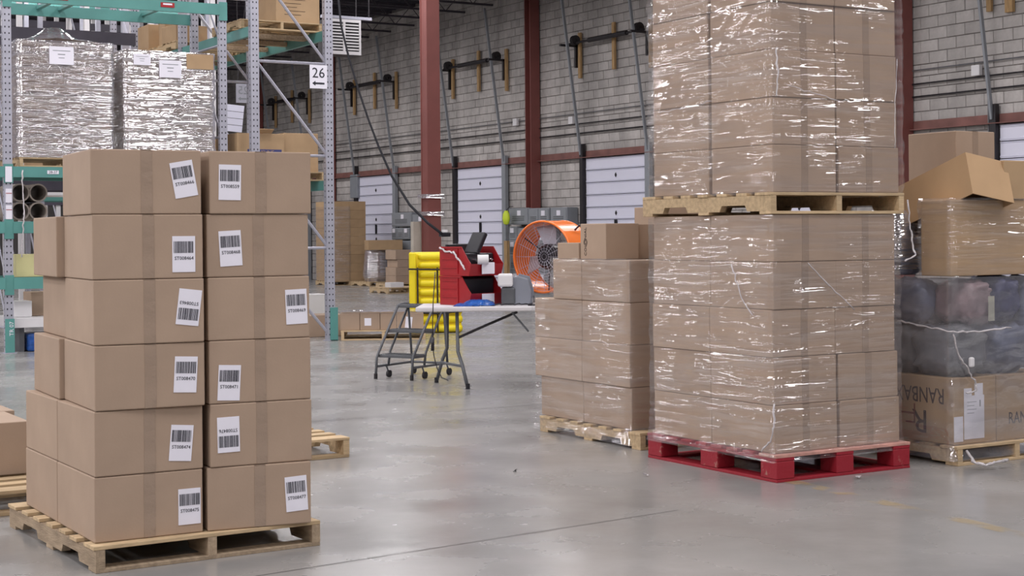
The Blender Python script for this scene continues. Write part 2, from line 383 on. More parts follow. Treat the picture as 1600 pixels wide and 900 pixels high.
# wall conduits
for i,(z,r) in enumerate(((4.17,.012),(3.93,.015),(3.71,.016))):
    tag(MB().tube([(WX-.07-(i%2)*.005,14,z),(WX-.07-(i%2)*.005,60,z)],r,6).build('conduit',M['conduit'] if i==0 else M['blackm']),
        ['thin grey conduit run along the block wall, topmost of three','dark pipe run along the block wall, middle of three','dark pipe along the block wall, lowest of three above the red girt'][i],'pipe','pipes along the block wall')
for px,py,lab in ((1526,110,'small white junction box on the top conduit at right of the block wall'),(893,188,'small white junction box on the wall right of the middle red column'),(806,191,'small white junction box on the wall left of the middle red column')):
    p=PX(px,py,WX-.1); o=MB().box(-.04,.04,-.09,.09,-.09,.09).build('junction_box',M['white_pl'],loc=p,bev=.01); tag(o,lab,'electrical box')
p=PX(1544,110,WX-.06); tag(MB().tube([(p.x,p.y,p.z),(p.x,p.y,2.2)],.018,6).build('conduit_drop',M['conduit']),'thin vertical conduit dropping from the junction box at right','pipe')
p=PX(822,240,WX-.06); tag(MB().tube([(p.x,p.y,3.7),(p.x,p.y,2.2)],.018,6).build('conduit_drop',M['conduit']),'thin vertical conduit left of the middle red column, down to the grey cabinets','pipe')
p=PX(555,290,WX-.1); tag(MB().box(-.06,.06,-.25,.25,-.4,.3).build('control_box',M['cab'],loc=(p.x,p.y,2.9),bev=.02),'grey electrical control box on the wall beside the rack post','electrical box')
p=PX(1585,0,WX-.06); o=MB().box(-.03,.03,-.08,.08,0,1.4).build('timber_board',M['lumber'],loc=(WX-.07,wy(1585),PX(1585,19,WX).z)); tag(o,'short timber board on the wall at the top right corner','board')
# wall columns
def hcol(x,y,h,w=.26,tf=.02,name='steel_column',label='',grp=None):
    o=thing(name,label,'column',(x,y,0),0,grp)
    MB().box(-w/2,w/2,-w/2,-w/2+tf,.02,h).build('flange',M['redcol'],o); MB().box(-w/2,w/2,w/2-tf,w/2,.02,h).build('flange',M['redcol'],o)
    MB().box(-.01,.01,-w/2+tf,w/2-tf,.02,h).build('web',M['redcol'],o); MB().box(-w/2-.06,w/2+.06,-w/2-.06,w/2+.06,0,.02).build('base_plate',M['redcol'],o)
    return o
for px,l in ((1430,'red oxide steel column on the block wall at right'),(847,'red oxide steel column on the block wall, between two dock doors'),(527,'dark red steel column on the wall behind the rack post with the 26 sign'),(414,'dark red steel column on the wall seen through the rack frame')):
    o=hcol(WX-.19,wy(px)+.1,CEIL-.02,label=l,grp='steel columns along the block wall')
q=PT(675,480,27.0)
o=thing('steel_column','free-standing red steel column behind the red bins, reaching the roof','column',(q.x,q.y,0))
w_=.25
MB().box(-w_/2,w_/2,-w_/2,-w_/2+.025,.02,CEIL-.02).build('flange',M['redcol'],o); MB().box(-w_/2,w_/2,w_/2-.025,w_/2,.02,CEIL-.02).build('flange',M['redcol'],o)
MB().box(-w_/2+.01,-w_/2+.025,-w_/2+.026,w_/2-.026,.02,CEIL-.02).build('side_plate',M['redcol'],o); MB().box(-.2,.2,-.2,.2,0,.02).build('base_plate',M['redcol'],o)
tag(MB().box(-.17,.17,-.17,.17,0,.07).build('film_band',M['filmd'],loc=(q.x,q.y,1.72)),'band of stretch film wound round the red column, upper one','film band')
tag(MB().box(-.17,.17,-.17,.17,0,.07).build('film_band',M['filmd'],loc=(q.x,q.y,2.02)),'band of stretch film wound round the red column, lower one','film band')
q2=PT(664,400,27.3); tag(MB().box(-.1,.1,-.05,.05,0,1.62).build('timber_post',mat('pale_board',srgb(186,178,166),.7,var=.1),loc=(q2.x-.2,q2.y-.1,0)),'pale board strapped to the foot of the free-standing red column','board')
# ================================================================== CARTONS
_cm={}
def carton_mesh(dx,dy,dz,mt='card'):
    k=(round(dx,3),round(dy,3),round(dz,3),mt)
    if k not in _cm:
        b=MB().box(0,dx,0,dy,.001,dz-.001); me=b.mesh('cardboard_box',M[mt],bev=.005); _cm[k]=me
    return _cm[k]
def tape_part(o,x,dy,dz,wd=.05,face='y',mt='tape'):
    t=MB(); e=.0012
    if face=='y':
        t.box(x-wd/2,x+wd/2,-e,.0005,.004,dz-.004); t.box(x-wd/2,x+wd/2,-e,.07,dz-.002,dz-.0006)
    else:
        t.box(-e,.0005,x-wd/2,x+wd/2,.004,dz-.004)
    return t.build('packing_tape',M[mt],o)
def shipping_label(o,x,z,roll,code,rnd,face='y',w=.1,h=.155):
    T=face_y(x,-.0016,z,roll) if face=='y' else face_mx(-.0016,x,z,roll)
    lab=MB().box(-w/2,w/2,-h/2,h/2,-.0006,.0006).mesh('shipping_label',M['white']); l=mplace('shipping_label',lab,o,T)
    b=MB(); r=random.Random(rnd); x_=-w/2+.006
    while x_<w/2-.008:
        t=r.choice([.0012,.002,.003,.0042]); b.box(x_,x_+t,.005,.055-.005*0,.0008,.0014); x_+=t+r.choice([.0012,.0018,.0026])
    bo=b.build('barcode',M['ink'],l); 
    place('lettering',text_mesh(code,.021,M['ink'],sx=.98),l,(.001,-.018,.0009))
    return l
def carton(lab,loc,rz=0,dims=(.478,.59,.2766),mt='card',tape='y',group=None,name='cardboard_box',cat='box',tx=None):
    o=place(name,carton_mesh(*dims,mt),None,loc,rz); tag(o,lab,cat,group)
    if tape: tape_part(o,(dims[0] if tape=='y' else dims[1])/2 if tx is None else tx,dims[1],dims[2],face=tape)
    return o
# pallets -----------------------------------------------------------
def pallet(lab,loc,rz=0,L=1.016,D=1.219,H=.115,mt='wood',mt2='wood',nb=7,group=None,name='wooden_pallet'):
    o=thing(name,lab,'pallet',loc,rz,group); t=.017; r=random.Random(lab)
    hs=H-2*t
    for k in range(3):
        x0=(0,L/2-.02,L-.04)[k]; z0=t; z1=H-t; n1,n2=D*.17,D*.17+.25; m1,m2=D*.83-.25,D*.83; nd=.035
        poly=[(0,z0),(n1,z0),(n1+.02,z0+nd),(n2-.02,z0+nd),(n2,z0),(m1,z0),(m1+.02,z0+nd),(m2-.02,z0+nd),(m2,z0),(D,z0),(D,z1),(0,z1)]
        MB().prism(poly,'x',x0,x0+.04).build('stringer',M[mt2],o,bev=0)
    ws=[.135]+[.095]*(nb-2)+[.135]; gap=(D-sum(ws))/(nb-1); y=0
    for w_ in ws:
        e=r.uniform(-.008,.006); MB().box(-.004+e,L+.004+e*.5,y,y+w_,H-t+r.uniform(0,.001),H).build('deck_board',M[mt],o,bev=.002); y+=w_+gap
    for y in (0,D/2-.05,D-.1): MB().box(0,L,y,y+.1,0,t).build('bottom_board',M[mt2],o,bev=.002)
    return o
# film shells ---------------------------------------------------------
def shell(name,lab,x0,x1,y0,y1,z0,z1,mt='film',seed=1,amp=.006,off=.012,parent=None,flare=0,steps=.03,cat='stretch wrap',prof=None):
    W,Dp=x1-x0,y1-y0; per=[]; st=.045
    def rr(ax,ay,bx,by,n):
        for i in range(n): per.append((ax+(bx-ax)*i/n, ay+(by-ay)*i/n))
    nx,ny=max(4,int(W/st)),max(4,int(Dp/st))
    rr(0,0,W,0,nx); rr(W,0,W,Dp,ny); rr(W,Dp,0,Dp,nx); rr(0,Dp,0,0,ny)
    nz=max(3,int((z1-z0)/steps)); vs=[]; n=len(per)
    for j in range(nz+1):
        z=z0+(z1-z0)*j/nz
        fz=flare*max(0,1-(z-z0)/.10) if flare else 0
        k=prof(z) if prof else 0
        for (x,y) in per:
            cx,cy=(x-W/2)/(W/2),(y-Dp/2)/(Dp/2)
            sx=1 if cx>.999 else (-1 if cx<-.999 else 0); sy=1 if cy>.999 else (-1 if cy<-.999 else 0)
            d=amp*noise.noise(Vector((x*3+seed*9,y*3,z*14+seed)))+amp*.8*noise.noise(Vector((x*9,y*9+seed*5,z*30)))
            o_=off+d+amp*.6+fz+k
            vs.append((x0+x+sx*o_,y0+y+sy*o_,z+.25*amp*noise.noise(Vector((x*5,y*5,seed)))))
    fs=[]
    for j in range(nz):
        for i in range(n):
            k=(i+1)%n; fs.append((j*n+i,j*n+k,(j+1)*n+k,(j+1)*n+i))
    o=MB().add(vs,fs).build(name,M[mt],parent,smooth=True)
    if lab: tag(o,lab,cat)
    return o
def strand(lab,pts,r,cat='film strand',mt='cord'):
    P=[Vector(p) for p in pts]; out=[]
    for i in range(len(P)-1):
        for k in range(6):
            t=k/6; p=P[i].lerp(P[i+1],t); out.append(p+Vector((noise.noise(p*40),noise.noise(p*37+Vector((3,1,2))),noise.noise(p*33)))*.012)
    out.append(P[-1]); rs=[r*(.6+.8*abs(noise.noise(p*50))) for p in out]
    return tag(MB().tube(out,rs,6).build('twisted_film_strand',M[mt],smooth=True),lab,cat)
# ================================================================== LEFT STACK (near)
PL=FL(150,897)
RP=R(33)
pallet('light wooden pallet under the near stack of barcode-labelled boxes',(PL.x,PL.y,0),RP,L=1.03,D=1.30,H=.113,mt='wood',mt2='woodd')
BHt=.2766; z0=.1135
lcol=[('ST008475',31,146,(296,791),0),('ST008474',31,147,(283,692),-5),('ST008470',28,148,(290,585),-3),('ST008463',27,147,(295,480),173),('ST008464',27,146,(287,397),0),('ST008466',27,144,(287,280),10)]
rcol=[('ST008477',24,323,(463,771),3),('ST008476',27,328,(357,679),181),('ST008471',27,327,(358,598),-3),('ST008469',27,326,(463,479),2),('ST008468',27,325,(360,388),3),('ST008559',27,330,(359,285),-1)]
DL=(.478,.585,BHt)
for i in range(6):
    for cidx,colm in enumerate((lcol,rcol)):
        code,yaw,px,(lx,ly),tilt=colm[i]
        Y=6.58 if cidx==0 else 6.83
        h,_=hv(px,600); rz=R(yaw)
        base=CW(h*Y,Y,z0+i*BHt)
        wd=.474 if cidx==0 else .466
        lab='brown box labelled %s, %s layer, %s front column on the near pallet'%(code,ORD[i] if i<5 else 'top',('left','right')[cidx])
        o=carton(lab,base,rz,(wd,DL[1],BHt),tape='y',group='barcode-labelled boxes on the near pallet')
        # label position: intersect the view ray with the front face
        d=dirw(lx,ly); nrm=Vector((math.sin(rz),-math.cos(rz),0)); O=Vector((0,0,HC))
        t=(base-O).dot(nrm)/d.dot(nrm); p=O+d*t; ux=Vector((math.cos(rz),math.sin(rz),0))
        shipping_label(o,(p-base).dot(ux),p.z-base.z,math.radians(tilt),code,i*7+cidx)
    # rear boxes
    code,yaw,px,_,_=lcol[i]; rz=R(yaw); h,_=hv(px,600); base=CW(h*6.58,6.58,z0+i*BHt)
    sx=(-.0,0.0,-.022,0.005,-.035,None)[i]
    ux=Vector((math.cos(rz),math.sin(rz),0)); uy=Vector((-math.sin(rz),math.cos(rz),0))
    if sx is not None:
        carton('plain brown box in the rear left column on the near pallet, %s layer'%ORD[i],base+uy*(.59+.003)+ux*sx,rz,(.474,.56,BHt),tape='y' ,group='plain boxes at the rear of the near pallet')
    if i<5: carton('plain brown box hidden in the rear right column on the near pallet, %s layer'%ORD[i],base+uy*(.66)+ux*(.53),R(29),(.45,.5,BHt),tape=None,group='hidden boxes on the near pallet')
# small pile of boxes at left edge on pallet
Pb=FL(47,740,.125); Pn=FL(10,806)
pallet('wooden pallet at the left edge behind the near stack, with two plain boxes',(Pb.x-.96,Pn.y,0),0,H=.125)
carton('plain brown box at the left picture edge, front one on its pallet',(Pb.x-.478,Pb.y,.126),0,(.478,.57,.285))
carton('plain brown box behind the front one at the left picture edge',(Pb.x-.44,Pb.y+.59,.126),0,(.5,.59,.285))
# pallet to the right behind the near stack
Pr=FL(546,714)
pallet('empty wooden pallet peeking out right of the near stack',(Pr.x-1.016,Pr.y,0),0,H=.125)
# ================================================================== MIDDLE WRAPPED STACK
Pm=FL(1001,704)
pallet('wooden pallet under the middle film-wrapped stack',(Pm.x,Pm.y,0),0,H=.11)
bx0,by0=Pm.x+.025,Pm.y+.148
H2=.277
shx=[(0,.0),(.0,.06),(.0,.06),(.0,-.05)]
for i in range(4):
    z=.1105+i*H2; j=(.012,0,.006,.004)[i]
    dfar=(.54,.60,.61,.36)[i]
    carton('brown box at the near corner of the middle wrapped stack, %s layer'%(ORD[i] if i<3 else 'top'),(bx0+j,by0,z),0,(.478,.565,H2),tape=None,group='boxes in the middle wrapped stack')
    carton('brown box at the far left of the middle wrapped stack, %s layer'%(ORD[i] if i<3 else 'top'),(bx0+j,by0+.568,z),0,(.478,dfar,H2),tape=None,group='boxes in the middle wrapped stack')
    for q in range(2): carton('brown box in the hidden right column of the middle wrapped stack, %s layer, %s one'%(ORD[i],('near','far')[q]),(bx0+.482+j,by0+q*.568,z),0,(.478,.56 if (q==0 or i<3) else .34,H2),tape=None,group='hidden boxes in the middle wrapped stack')
zt=.1105+4*H2
sm=MB().box(-.001,.0005,0,.05,0,.03).mesh('paper_tag',M['white'])
shell('stretch_wrap','clear stretch film wrapped around the middle stack of boxes',bx0-.002,bx0+.975,by0,by0+1.17,.02,.94,seed=3,flare=.035)
shell('stretch_wrap','clear stretch film round the top layer of the middle stack',bx0-.002,bx0+.975,by0,by0+.92,.945,zt+.01,seed=4)
# loose boxes on top
h907=PX(907,400,bx0)
y947=PX(947,400,bx0+.03).y; y907=PX(907,400,bx0+.03).y
carton('box with the word COLONIAL printed upright, on top of the middle stack',(bx0+.03,y947,zt),0,(.27,y907-y947,.245),tape=None)
col=[o for o in bpy.data.objects if o.get('label','').startswith('box with the word')][0]
T=face_mx(-.001,y907-y947-.065,.122,math.pi/2); mplace('lettering',text_mesh('COLONIAL',.036,M['inkb'],sx=1.08),col,T)
mplace('stamp_ring',MB().lathe([(.018,0),(.022,0),(.022,.0008),(.018,.0008)],20).mesh('stamp_ring',M['inkb']),col,face_mx(-.001,y907-y947-.065,.118,0))
carton('small brown box on top of the middle stack, left of the COLONIAL box',(bx0+.02,y907+.006,zt),0,(.3,.27,.115),tape=None)
carton('box with a round stain on the middle stack, right of the COLONIAL box',(bx0+.31,y947+.04,zt),R(22),(.26,.26,.24),tape=None)
pb=PT(1004,392,10.75); carton('low flat box on top of the middle stack beside the tall wrapped stack',(bx0+.44,by0+.12,zt),0,(.42,.22,.07),tape=None)
carton('tall brown box standing at the back on top of the middle stack',(bx0+.60,by0+.42,zt),0,(.3,.36,.36),tape=None)
carton('pale brown upright box half hidden behind the tall wrapped stack',(bx0+.56,by0+.13,zt+.071),0,(.3,.22,.22),tape=None)
# ================================================================== RED PALLET STACK
Pd=FL(1214,755)
def red_pallet(loc):
    o=thing('red_pallet','scuffed red block pallet under the tall film-wrapped stack','pallet',loc); L,D,H=1.016,1.219,.153
    for x,wx in ((0,.13),(L/2-.065,.13),(L-.13,.13)):
        for y,wy_ in ((0,.14),(D/2-.08,.16),(D-.14,.14)):
            MB().box(x,x+wx,y,y+wy_,.017,H-.036).build('block',M['redp'],o,bev=.005)
    for x in (0,L/2-.065,L-.13): MB().box(x,x+.13,0,D,H-.035,H-.018).build('stringer_board',M['redp'],o,bev=.002)
    for x in (0,L/2-.06,L-.12): MB().box(x,x+.12,.12,D-.12,0,.016).build('bottom_board',M['redp'],o,bev=.002)
    for y in (0,D-.12): MB().box(0,L,y,y+.12,0,.016).build('bottom_board',M['redp'],o,bev=.002)
    ws=[.15]+[.1]*6+[.15]; gap=(D-sum(ws))/7; y=0
    for w_ in ws: MB().box(-.004,L+.004,y,y+w_,H-.017,H).build('deck_board',M['redtop'] if y==0 else M['redp'],o,bev=.002); y+=w_+gap
red_pallet((Pd.x,Pd.y,0))
H3=.2684; zr=.1535
rx,ry=Pd.x+.025,Pd.y+.045
jit=[(0,.0,.02),(0,.004,.014),(-.006,.004,-.008),(.0,.0,-.006),(.004,-.002,-.008)]
def layers(x,y,zb,n,hh,who,group,jit,dy=.565,dx=.465,gapx=.003,gapy=.003,nm=None):
    for i in range(n):
        z=zb+i*hh; jx,jy,je=jit[i%len(jit)]; L_=ORD[i] if i<n-1 else 'top'
        carton('brown box at the near corner of %s, %s layer'%(who,L_),(x+jx,y+jy,z),0,(dx,dy,hh),tape='y',group=group)
        carton('brown box at the far left of %s, %s layer'%(who,L_),(x+jx,y+jy+dy+gapy,z),0,(dx,dy,hh),tape='y',group=group)
        carton('brown box at the right of %s, %s layer'%(who,L_),(x+dx+gapx+je,y+jy,z),0,(dx,dy,hh),tape='y',group=group)
        carton('brown box hidden at the back of %s, %s layer'%(who,L_),(x+dx+gapx+.01,y+dy+gapy+.01,z),0,(dx,dy-.02,hh),tape=None,group='hidden '+group)
layers(rx,ry,zr,5,H3,'the wrapped stack on the red pallet','boxes stacked on the red pallet',jit)
shell('stretch_wrap','clear stretch film wrapped around the stack on the red pallet',rx-.004,rx+.94,ry,ry+1.135,.11,zr+5*H3-.004,seed=11,flare=.02,off=.014)
zu=zr+5*H3+.001
pallet('wooden pallet between the two tall wrapped stacks, at eye level',(Pd.x,Pd.y+.03,zu),0,H=.122,mt='wood',mt2='wood')
zu2=zu+.1225
jit2=[(.0,.0,.02),(.004,.006,.012),(.0,.0,.006),(.004,.01,.01),(.0,.0,.0)]
layers(rx+.012,ry+.01,zu2,5,.2680,'the upper wrapped stack','boxes in the upper wrapped stack',jit2,dy=.548,gapy=.028,dx=.47)
shell('stretch_wrap','clear wrinkled stretch film around the upper stack of boxes',rx+.008,rx+.975,ry+.01,ry+1.135,zu2-.01,zu2+5*.268+.01,seed=17,off=.016,amp=.009)
# twisted strands
RXm=rx-.022; RYm=ry-.022
strand('twisted film strand hanging at the near corner of the red pallet stack',[PX(1209,632,RXm),PX(1210,668,RXm),PX(1203,690,RXm),PX(1190,706,RXm)],.007)
strand('twisted film strand on the left face of the lower wrapped stack',[PX(1143,412,RXm),PX(1150,438,RXm),PX(1160,470,RXm),PX(1176,492,RXm)],.005)
strand('thin diagonal film strand on the right face of the lower wrapped stack',[PY(1262,412,RYm),PY(1300,450,RYm),PY(1335,484,RYm)],.004)
RXu=rx-.012; RYu=ry-.012
strand('bunched film strand at the near corner of the upper stack',[PX(1213,72,RXu),PX(1215,110,RXu),PX(1213,150,RXu)],.006)
strand('vertical film fold at the right edge of the upper stack',[PY(1402,92,RYu),PY(1398,160,RYu),PY(1398,232,RYu)],.003)
strand('bright diagonal film fold on the right face of the upper stack',[PY(1230,132,RYu),PY(1270,145,RYu),PY(1312,158,RYu)],.003)
strand('bright horizontal film fold on the left face of the upper stack',[PX(1030,176,RXu),PX(1070,168,RXu),PX(1112,158,RXu)],.003)
# ================================================================== RIGHT MIXED PALLET
Pq=FL(1497,729)
pallet('wooden pallet under the mixed load at the right picture edge',(Pq.x,Pq.y,0),0,H=.115)
qx,qy=Pq.x+.02,Pq.y+.05; qz=.1155
bxR=carton('printed brown box lettered RANBAX upside down, with white papers, on the mixed pallet',(qx,qy,qz),0,(.36,.56,.40),mt='card2',tape=None)
mplace('lettering',text_mesh('RANBAX',.135,M['inkb'],align='LEFT',sx=.76,ext=.0006),bxR,face_mx(-.001,.07,.29,math.pi))
mplace('emblem',text_mesh('R',.20,M['inkb'],sx=1.1),bxR,face_mx(-.001,.27,.13,math.pi))
lg=MB(); lg.box(-.06,.06,-.006,.006,0,.001); lg.box(-.06,-.048,-.06,.06,0,.001); lg.box(-.06,.02,.05,.06,0,.001)
mplace('emblem_stroke',lg.mesh('emblem_stroke',M['inkr']),bxR,face_mx(-.001,.37,.165,math.pi))
for (x0,x1,z0_,z1_) in ((.0,.075,.02,.17),(.085,.255,.03,.29),(.085,.15,.29,.335),(.175,.245,.29,.36)):
    MB().box(x0,x1,-.003,-.001,z0_,z1_).build('white_paper',M['white'],bxR)
tl=MB()
for k in range(4): tl.box(.11,.19-.02*(k%2),-.0036,-.003,.25-.022*k,.253-.022*k)
tl.box(.215,.225,-.0036,-.003,.22,.26); tl.build('small_print',M['cab'],bxR)
bx2=carton('second printed brown box lettered RA, right of the RANBAX box',(qx+.365,qy,qz),0,(.5,.56,.40),mt='card2',tape=None)
mplace('lettering',text_mesh('RANBAX',.1,M['inkb'],align='LEFT',sx=.8),bx2,face_y(.10,-.001,.13,0))
carton('brown box at the back of the mixed pallet, behind the RANBAX box',(qx,qy+.57,qz),0,(.45,.5,.40),mt='card2',tape=None)
def lump(lab,c,r,mt,seed,e=.6):
    v=[];f=[];n,m=44,28
    for j in range(m+1):
        ph=-math.pi/2+math.pi*j/m
        for i in range(n):
            th=2*math.pi*i/n
            sg=lambda t,q:math.copysign(abs(t)**q,t)
            p=Vector((sg(math.cos(ph),e)*sg(math.cos(th),e),sg(math.cos(ph),e)*sg(math.sin(th),e),sg(math.sin(ph),e)))
            s=.98+.14*noise.noise(p*1.7+Vector((seed*3,0,0)))+.20*abs(noise.noise(p*3+Vector((0,seed,0))))-.12*abs(noise.noise(p*7+Vector((seed,0,0))))
            v.append((c[0]+p.x*r[0]*s,c[1]+p.y*r[1]*s,c[2]+p.z*r[2]*s))
    for j in range(m):
        for i in range(n): k=(i+1)%n; f.append((j*n+i,j*n+k,(j+1)*n+k,(j+1)*n+i))
    return tag(MB().add(v,f).build('plastic_bag',M[mt],smooth=True),lab,'bag')
zb=qz+.40
lump('dark grey plastic bag on the RANBAX box, near corner',(qx+.16,qy+.18,zb+.15),(.17,.19,.155),'cloth1',1)
lump('grey plastic bag at the left of the mixed load, behind the near bag',(qx+.17,qy+.55,zb+.16),(.18,.2,.165),'cloth1',2)
lump('blue-grey plastic bag at the right picture edge, lower one',(qx+.55,qy+.2,zb+.15),(.2,.2,.155),'cloth2',3)
lump('pinkish bag of goods under the film, with a pale tag beside it',(qx+.26,qy+.16,zb+.44),(.13,.16,.135),'cloth3',4)
lump('blue-grey bag under the film above the near corner',(qx+.11,qy+.42,zb+.45),(.1,.16,.135),'cloth2',5)
lump('grey bag at the left of the upper bag layer',(qx+.15,qy+.78,zb+.45),(.14,.17,.14),'cloth1',6)
lump('navy blue bag just below the film-covered box',(qx+.52,qy+.17,zb+.46),(.12,.15,.14),'navy',7)
lump('blue bag in the upper bag layer at the picture edge',(qx+.80,qy+.18,zb+.40),(.14,.17,.19),'cloth2',8)
cl_=MB()
cl_.prism([(.0,.0),(.94,.0),(.97,.64),(.0,.62)],'y',0,.0); 
core=MB().box(.37,.92,.41,1.0,0,.56).build('packed_goods',M['cloth1'],loc=(qx,qy,zb+.001),bev=.04); tag(core,'grey mass of packed goods inside the film between the bags','goods')
p=PX(1548,478,qx+.32); tg=PY(1549,482,qy-.012)
tag(MB().box(-.028,.028,-.001,.001,-.075,.075).build('paper_tag',mat('tag_yellow',srgb(190,188,172),.6),loc=tg,rz=.05),'pale upright paper tag under film at the right load','tag')
shell('stretch_wrap','cloudy stretch film around the bags and boxes of the right mixed load',qx-.01,qx+.98,qy-.005,qy+1.10,.03,zb+.60,mt='filmc',seed=23,off=.014,amp=.012,flare=.02)
strand('looped white film strand hanging on the right mixed load',[PY(1489,522,qy-.05),PY(1500,560,qy-.05),PY(1513,578,qy-.05),PY(1526,600,qy-.05),PY(1524,612,qy-.05),PY(1510,614,qy-.05)],.007)
strand('rope of bunched film round the right mixed load, horizontal',[PX(1402,502,qx-.04),PX(1440,508,qx-.04),PT(1489,520,9.22),PY(1530,518,qy-.04),PY(1580,512,qy-.04)],.007)
tag(MB().box(-.018,.018,-.012,.012,-.03,.03).build('white_clip',M['white_pl'],loc=PY(1518,566,qy-.06),bev=.01),'small white clip on the looped film strand','clip')
strand('crumpled film hanging from the right wooden pallet',[PT(1513,704,9.2),PT(1520,722,9.15),PT(1540,727,9.12),PT(1560,722,9.14),PT(1575,718,9.2)],.011)
zc2=zb+.605
o=carton('film-covered brown box on top of the bags at the right picture edge',(qx+.02,qy+.03,zc2),0,(.80,.24,.46),mt='card2',tape=None)
shell('stretch_wrap','clear film stretched over the box on top of the bags',qx+.018,qx+.822,qy+.028,qy+.272,zc2+.005,zc2+.47,seed=29,off=.006,amp=.006)
# silver roll bundle
rb=thing('wrapped_bundle','silvery film-wrapped bundle beside the box on the right load','bundle',(qx+.13,qy+.62,zc2),0)
v=MB(); v.lathe([(.02,0),(.14,0),(.17,.03),(.175,.2),(.17,.37),(.13,.40),(.02,.40)],28); v.build('bundle_body',M['cloth1'],rb,smooth=True)
v=MB(); v.lathe([(.15,.005),(.178,.03),(.183,.2),(.178,.37),(.14,.405)],40,closed=False); v.build('film_cover',M['filmd'],rb,smooth=True)
zt3=zc2+.461
# open tilted carton on top
def open_box(lab,loc,rot,dx,dy,dz,flaps=True):
    o=thing('open_cardboard_box',lab,'box',loc,rot); t=.006
    b=MB(); b.box(0,dx,0,t,0,dz); b.box(0,dx,dy-t,dy,0,dz); b.box(0,t,t,dy-t,0,dz); b.box(dx-t,dx,t,dy-t,0,dz); b.box(t,dx-t,t,dy-t,dz-t,dz)
    b.build('carton',M['cardin'],o)
    if flaps:
        for (T) in (Matrix.Translation((0,0,0))@Matrix.Rotation(math.radians(25),4,'X'),):
            MB().box(.01,dx-.01,-.0,t,-.16,-.002,T).build('flap',M['cardin'],o)
        MB().box(0,t,.01,dy-.01,-.14,-.002,Matrix.Translation((0,0,0))@Matrix.Rotation(math.radians(20),4,'Y')).build('flap',M['cardin'],o)
    return o
pk=PT(1520,302,9.34)
ob=open_box('open brown box lying tilted upside down on the film-covered box',(pk.x,pk.y,pk.z),(0,0,0),.36,.62,.27,flaps=False)
ob.rotation_euler=(math.radians(-20),math.radians(9),0)
pk2=PT(1494,300,10.15)
carton('brown box behind the film-covered box, carrying the large box of the right load',(pk2.x,pk2.y,zc2),0,(.36,.42,zt3-.051-zc2),mt='card',tape=None)
carton('large brown box at the back of the right load, top corner showing',(pk2.x,pk2.y,zt3-.05),0,(.36,.42,.54-.03),mt='card',tape='y')
carton('brown box at the right picture edge beside the open tilted box',(qx+.47,qy+.02,zt3),0,(.3,.22,.24),mt='card2',tape=None)
strand('tangled white film strand hanging between the two right stacks',[PT(1418,312,9.2),PT(1421,350,9.2),PT(1427,385,9.2),PT(1432,398,9.2),PT(1414,408,9.2)],.006)
# debris
for px,py,l in ((1341,748,'crumpled scrap of white film on the floor before the red pallet'),(1011,744,'small scrap of white film on the floor left of the red pallet'),(808,738,'tiny dark chip on the floor in the aisle')):
    p=FL(px,py); b=MB(); r=random.Random(px)
    vs=[Vector((r.uniform(-.025,.025),r.uniform(-.02,.02),r.uniform(0,.022))) for _ in range(9)]
    b.add(vs,[(0,1,2),(2,3,4),(4,5,6),(6,7,8),(0,4,8),(1,5,7),(3,6,0)]); tag(b.build('film_scrap' if px!=808 else 'floor_chip',M['cord'] if px!=808 else M['blackm'],loc=(p.x,p.y,.002)),l,'litter')
# ================================================================== TABLE AND THINGS ON IT
tz=.74; TY=14.22
h649,_=hv(649,482); TO=CW(h649*TY,TY,0); TR=R(-1.5)
tb=thing('folding_table','light grey folding table with wishbone legs in the aisle','table',(TO.x,TO.y,0),TR)
tp=MB().box(0,1.83,0,.76,tz-.045,tz).build('tabletop',M['table'],tb,bev=.012)
MT=Matrix.Translation((TO.x,TO.y,0))@Matrix.Rotation(TR,4,'Z'); MTi=MT.inverted()
def tl_(px,py,Y): return MTi@PT(px,py,Y)
def TW(x,y,z): return MT@Vector((x,y,z))
fa=MTi@FL(731,608); fb=MTi@FL(682,598)
ta=tl_(714,490,14.3); tb2=tl_(699,490,14.75)
for f_,t_ in ((fa,ta),(fb,tb2)):
    top=Vector((t_.x,max(.08,min(.68,t_.y)),tz-.05)); mid=Vector((top.x*.95+f_.x*.05,top.y,.33)); 
    MB().tube([top,mid,(mid.lerp(f_,.45))+Vector((0,0,.03)),Vector((f_.x,f_.y,.01))],.016,8).build('leg',M['greysteel'],tb,smooth=True)
    MB().tube([(f_.x,f_.y,0),(f_.x,f_.y,.05)],.02,8).build('foot_cap',M['black'],tb)
a_=Vector(((fa.x+ta.x)/2,fa.y*.5+.05,.20)); b_=Vector(((fb.x+tb2.x)/2,fb.y*.8,.20)); MB().tube([a_,b_],.014,6).build('cross_bar',M['greysteel'],tb)
MB().tube([tl_(715,528,14.3),tl_(760,508,14.4),tl_(808,487.5,14.5)],.013,6).build('fold_brace',M['blackm'],tb)
MB().tube([tl_(800,488,14.3),tl_(826,518,14.3)],.010,6).build('fold_brace',M['greysteel'],tb)
for yy in (.12,.62):
    MB().tube([(1.62,yy,tz-.05),(1.62,yy,.33),(1.62,yy+(-.08 if yy<.3 else .08),.0)],.016,8).build('leg',M['greysteel'],tb,smooth=True)
